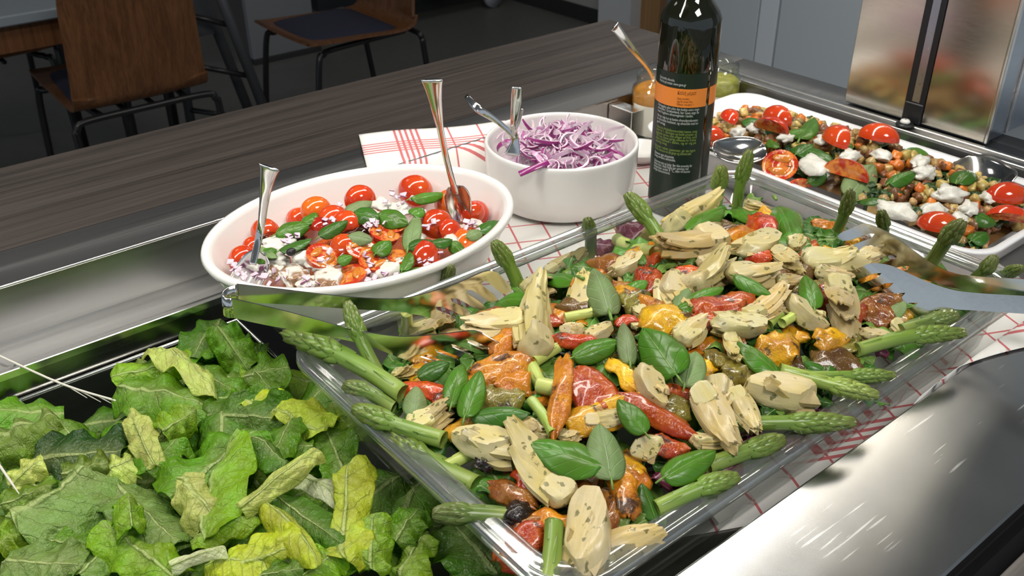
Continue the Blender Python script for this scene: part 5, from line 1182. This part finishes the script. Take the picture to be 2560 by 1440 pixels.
# diced red onion over the tomatoes
DICE = []
for k in range(5):
    v, f = box(-.5, .5, -.5, .5, -.16, .16, b=.06); v = [V(p) + V((nz(p[0], p[1], k) * .35, nz(p[1], p[2], k + 4) * .35, .25 * p[0] ** 2)) for p in v]; DICE.append(mesh('onion_dice', v, f, M['onion'], [(.45 if p.z > 0 else 1, .5) for p in v]))
spots = [(1080, 555), (1100, 540), (930, 565), (945, 555), (720, 590), (735, 595), (830, 560), (590, 690), (580, 670), (600, 700), (960, 690), (950, 700), (940, 710), (1075, 655), (1090, 650), (1170, 570), (1185, 560), (920, 640), (830, 630), (690, 690), (770, 700), (860, 520), (640, 690), (1005, 500), (980, 490), (570, 660)]
for i in range(130):
    bx_, by_ = spots[i % len(spots)]; x, y = bx_ + rng.gauss(0, 16), by_ + rng.gauss(0, 10)
    P = hit(x, y, lambda a, b: heap_o(a, b) + .016)
    if ((P.x - OC.x) / .13) ** 2 + ((P.y - OC.y) / .098) ** 2 > 1: continue
    s = rng.uniform(.0036, .0062); o = obj('onion_dice', DICE[i % 5], None, frame(P, V((rng.uniform(-1, 1), rng.uniform(-1, 1), rng.uniform(-.4, .4))), tilt_normal(P, .3, .6)) @ Matrix.Diagonal((s, s * rng.uniform(.5, 1.3), s * .8, 1)))
    o.color = (.34, .09, .25, 1); tag(o, 'tiny diced red onion piece scattered over the tomato salad', 'onion', 'diced onion in the oval bowl')
for i in range(7):            # dark dressing between the pieces
    x, y = rng.uniform(640, 1180), rng.uniform(520, 690); P = hit(x, y, lambda a, b: heap_o(a, b) + .006)
    if ((P.x - OC.x) / .095) ** 2 + ((P.y - OC.y) / .068) ** 2 > 1: continue
    s = rng.uniform(.008, .014); v, f, u = blob(16, 8, s, s * 1.5, s * .22, .5, 2, i); tag(obj('balsamic_pool', mesh('balsamic_pool', v, f, M['balsamic']), None, frame(P, V((rng.uniform(-1, 1), 1, 0)), up)), 'dark balsamic dressing between the tomatoes in the oval bowl', 'dressing', 'balsamic in the oval bowl', 'stuff')
v, f = lathe([(.001, 0), (.9, 0), (1, .1), (.9, .35), (.5, .8), (.001, 1.0)], 40); 
bed = tag(obj('onion_and_tomato_bed', mesh('onion_and_tomato_bed', v, f, M['tomato_cut']), None, Matrix.Translation((OC.x, OC.y, BZ + .007)) @ Matrix.Diagonal((.113, .081, .050, 1))), 'red tomato pulp under the salad in the oval bowl', 'tomato salad', None, 'stuff')

# ------------------------------------------------------------------ red onion in the round bowl
def arc_mesh(Rr, arc, w_, t, k):
    vs, fs, uv = [], [], []; N = 16; ro = random.Random(k); wob = ro.uniform(0, 6)
    for j in range(N + 1):
        a = -arc / 2 + arc * j / N; rr = Rr * (1 + .12 * math.sin(a * 2 + wob)); e = math.sin(math.pi * min(1, max(.0, j / N * .94 + .03))) ** .35
        lift = .25 * Rr * math.sin(a * 1.3 + wob)
        for (dr, dz, u) in ((0, -w_ / 2, 0), (t, -w_ / 2, 1), (t, w_ / 2, 1), (0, w_ / 2, 0)):
            vs.append(V(((rr + dr * e) * math.cos(a) - Rr, (rr + dr * e) * math.sin(a), dz * e + lift))); uv.append((u, j / N))
    for j in range(N):
        for q in range(4): a, b = j * 4 + q, j * 4 + (q + 1) % 4; fs.append((a, b, b + 4, a + 4))
    fs += [(3, 2, 1, 0), (N * 4, N * 4 + 1, N * 4 + 2, N * 4 + 3)]
    return mesh('onion_slice', vs, fs, M['onion'], uv, True)
ARC = [flat_edges(arc_mesh(rng.uniform(.010, .022), rng.uniform(1.6, 4.4), rng.uniform(.0035, .0060), rng.uniform(.0018, .0026), k), 50) for k in range(12)]
def heap_n(x, y):
    d2 = ((x - NC.x) ** 2 + (y - NC.y) ** 2) / .078 ** 2; return BZ + .053 + .017 * max(0, 1 - d2)
nin = 0
while nin < 290:
    a, r = rng.uniform(0, 6.28), .056 * math.sqrt(rng.random()); x, y = NC.x + r * math.cos(a), NC.y + r * math.sin(a)
    P = V((x, y, heap_n(x, y) - rng.uniform(-.003, .012)))
    if (P - at(1275, 385, .02)).length < .016: nin += 0 if rng.random() < .5 else 0
    b = rng.uniform(0, 6.28); o = obj('onion_slice', ARC[nin % 12], None, frame(P, V((math.cos(b), math.sin(b), rng.uniform(-.35, .35))), V((rng.uniform(-.9, .9), rng.uniform(-.9, .9), rng.uniform(.5, 1))), 0, rng.uniform(.7, 1.1)))
    o.color = vary(rng.choice([(.30, .035, .19), (.38, .09, .28), (.50, .24, .42), (.58, .36, .52)]), .15); tag(o, 'thin curved red onion slice heaped in the round white bowl', 'onion', 'red onion slices in the round bowl'); nin += 1
P = at(1335, 420, BZ + .0730); d_ = at(1358, 408, BZ + .078) - at(1300, 432, BZ + .072)
o = obj('onion_slice', mesh('onion_slice', *box(-.0032, .0032, -.017, .017, -.0009, .0009, b=.0004), M['onion'], [(1, .5)] * 32), None, frame(P, d_, V((-.3, -.5, .8)))); o.color = (.24, .015, .15, 1); tag(o, 'deep purple onion strip hanging over the front rim of the round bowl', 'onion', 'red onion slices in the round bowl')
v, f = lathe([(.001, 0), (.062, 0), (.074, .02), (.076, .045), (.06, .058), (.03, .066), (.001, .068)], 40); bed = tag(obj('onion_bed', mesh('onion_bed', v, f, M['onion'], [(.3, .5)] * len(v)), None, Matrix.Translation((NC.x, NC.y, BZ + .007)) @ Matrix.Diagonal((.98, .98, .76, 1))), 'packed sliced red onion deep in the round white bowl', 'onion', None, 'stuff'); bed.color = (.30, .07, .22, 1)

# ------------------------------------------------------------------ diced vegetable salad on the white platter
PCX, PCY = (PLX0 + PLX1) / 2, (PLY0 + PLY1) / 2
def heap_p(x, y):
    u, w_ = (x - PCX) / .092, (y - PCY - .0) / .215; k = max(0, 1 - u ** 4) * max(0, 1 - w_ ** 4)
    return BZ + .021 + .034 * k ** .8
def cube(k):
    v, f = box(-.5, .5, -.5, .5, -.5, .5, b=.12); return mesh('vegetable_cube', [.009 * (V(p) + V((nz(p[0] * 1.5, p[1], k), nz(p[1] * 1.5, p[2], k + 3), nz(p[2] * 1.5, p[0], k + 6))) * .25) for p in v], f, M['veg'])
CUB = [cube(k) for k in range(6)]; PEA = [mesh('chickpea', *blob(12, 8, .0045, .005, .0043, .25, 1.6, k)[:2], M['veg']) for k in range(3)]
KINDS = [('carrot_cube', 'orange carrot cube in the vegetable mix on the white platter', 'carrot', (.62, .17, .02), 'carrot cubes on the platter'), ('potato_cube', 'pale yellow potato cube in the vegetable mix on the white platter', 'potato', (.52, .36, .11), 'potato cubes on the platter'), ('roasted_cube', 'brown roasted cube in the vegetable mix on the white platter', 'vegetable', (.20, .085, .035), 'brown cubes on the platter'), ('chickpea', 'round tan chickpea in the vegetable mix on the white platter', 'chickpea', (.47, .33, .12), 'chickpeas on the platter')]
for i in range(560):
    x, y = PCX + rng.uniform(-.073, .073), PCY + rng.uniform(-.198, .196)
    z = heap_p(x, y) + rng.uniform(-.006, .004); kd = KINDS[rng.choices(range(4), (2, 4, 4, 3))[0]]
    s = rng.uniform(.0070, .0115); me = (PEA if kd[0] == 'chickpea' else CUB)[i % (3 if kd[0] == 'chickpea' else 6)]
    q = Matrix.Rotation(rng.uniform(0, 6.28), 4, V((rng.uniform(-1, 1), rng.uniform(-1, 1), rng.uniform(-1, 1))).normalized())
    o = obj(kd[0], me, None, Matrix.Translation((x, y, z)) @ q @ Matrix.Scale(s / .009, 4)); o.color = vary(kd[3], .25); tag(o, kd[1], kd[2], kd[4])
vs, fs, uv = grid(lambda u, v: (PCX + (u - .5) * .134, PCY + (v - .5) * .384, max(BZ + .006, heap_p(PCX + (u - .5) * .134, PCY + (v - .5) * .384) - .010)), 24, 48)
bed = tag(obj('grain_bed', mesh('grain_bed', vs, fs, M['veg'], uv)), 'brown grain and vegetable bed under the platter salad', 'grain salad', None, 'stuff'); bed.color = (.17, .09, .03, 1)
SPN = [leaf_sheet(.034, .024, 'torn' if k % 2 else 'basil', 400 + k, .3, .12, .2, .5, 10, 12, twist=.8) for k in range(6)]; SPN = [mesh('spinach_leaf', v, f, M['spinach'], uv) for v, f, uv in SPN]
for i in range(62):
    x, y = PCX + rng.uniform(-.072, .076), PCY + rng.uniform(-.195, .195); a = rng.uniform(0, 6.28)
    o = obj('spinach_leaf', SPN[i % 6], None, frame((x, y, heap_p(x, y) + rng.uniform(-.004, .003)), (math.cos(a), math.sin(a), rng.uniform(-.4, .4)), (rng.uniform(-.7, .7), rng.uniform(-.7, .7), 1), 0, rng.uniform(.6, 1.0))); o.color = vary((.022, .060, .014), .3); tag(o, 'wilted dark spinach leaf mixed into the platter salad', 'spinach', 'spinach leaves on the platter')
GP = 'tomatoes on the platter'
for px, r, n_ in [((1826, 300), 24, (-.5, -.3, .8)), ((1775, 342), 26, (-.5, -.2, .8)), ((1946, 300), 32, (-.2, .6, .5)), ((1926, 328), 32, (.3, .5, .6)), ((2096, 354), 36, (.1, .6, .5)), ((2196, 346), 34, (-.4, -.2, .8)), ((2112, 442), 40, (.5, .5, .4)), ((2515, 495), 36, (-.4, -.4, .8)), ((2520, 552), 36, (-.2, .6, .5)), ((2345, 566), 34, (-.4, -.5, .8)), ((2000, 470), 22, (.2, .5, .5))]:
    tomato(px, r, 'wedge', 'r', heap_p, .012, V(n_), 'platter', GP)
P = hit(1950, 412, heap_p); tomato((1950, 412), 36, 'half', 'o', heap_p, .014, (EYE - P).normalized() * .8 + up * .3, 'platter', GP, 1.9)
for i, (x, y, w_, st_) in enumerate([(1845, 330, 40, 1), (1965, 345, 34, 1.4), (2055, 350, 38, 1), (2035, 415, 64, 1.6), (2125, 390, 46, 1.6), (2205, 388, 40, 1.5), (2200, 350, 34, 1), (2300, 405, 44, 1.5), (2312, 432, 44, 1.5), (2375, 485, 56, 1.3), (2240, 525, 56, 1.7), (2335, 525, 44, 1.5), (2420, 522, 48, 1.4), (2472, 492, 40, 1.3), (1885, 320, 34, 1), (2400, 545, 36, 1.3)]):
    P = hit(x, y, lambda a, b: heap_p(a, b) + .010); s = px2m(P, w_) / 2; v, f, u = blob(18, 12, s, s * st_, s * .6, .55, 1.8, i + 27); a = rng.uniform(0, 6.28)
    reg(obj('mozzarella_piece', mesh('mozzarella_piece', v, f, M['mozz']), None, frame(P, V((math.cos(a), math.sin(a), 0)), tilt_normal(P, .4, .2))), 'white mozzarella piece', 'mozzarella', 'mozzarella on the platter', (x, y), 'platter')
for i, (a, b, wpx, c) in enumerate([((2000, 345), (2035, 295), 46, 'f'), ((1975, 335), (2020, 325), 36, 'f'), ((1855, 302), (1905, 305), 28, 'd'), ((2125, 490), (2185, 410), 64, 'b'), ((2262, 362), (2325, 385), 34, 'f'), ((2225, 455), (2290, 425), 40, 'd'), ((2440, 535), (2490, 560), 44, 'd'), ((2430, 600), (2470, 580), 40, 'd'), ((2010, 370), (2080, 400), 44, 'd'), ((1990, 385), (2030, 360), 50, 'd'), ((1925, 350), (1945, 370), 30, 'f'), ((2395, 450), (2430, 420), 50, 'd'), ((2020, 455), (2070, 425), 36, 'd'), ((2250, 345), (2200, 360), 26, 'd'), ((2150, 500), (2220, 500), 30, 'd'), ((2100, 370), (2130, 360), 30, 'f')]):
    basil(a, b, wpx, c, heap_p, .012, 90 + i, 'platter', 'green leaves on the platter', toward=.5)
write_labels()
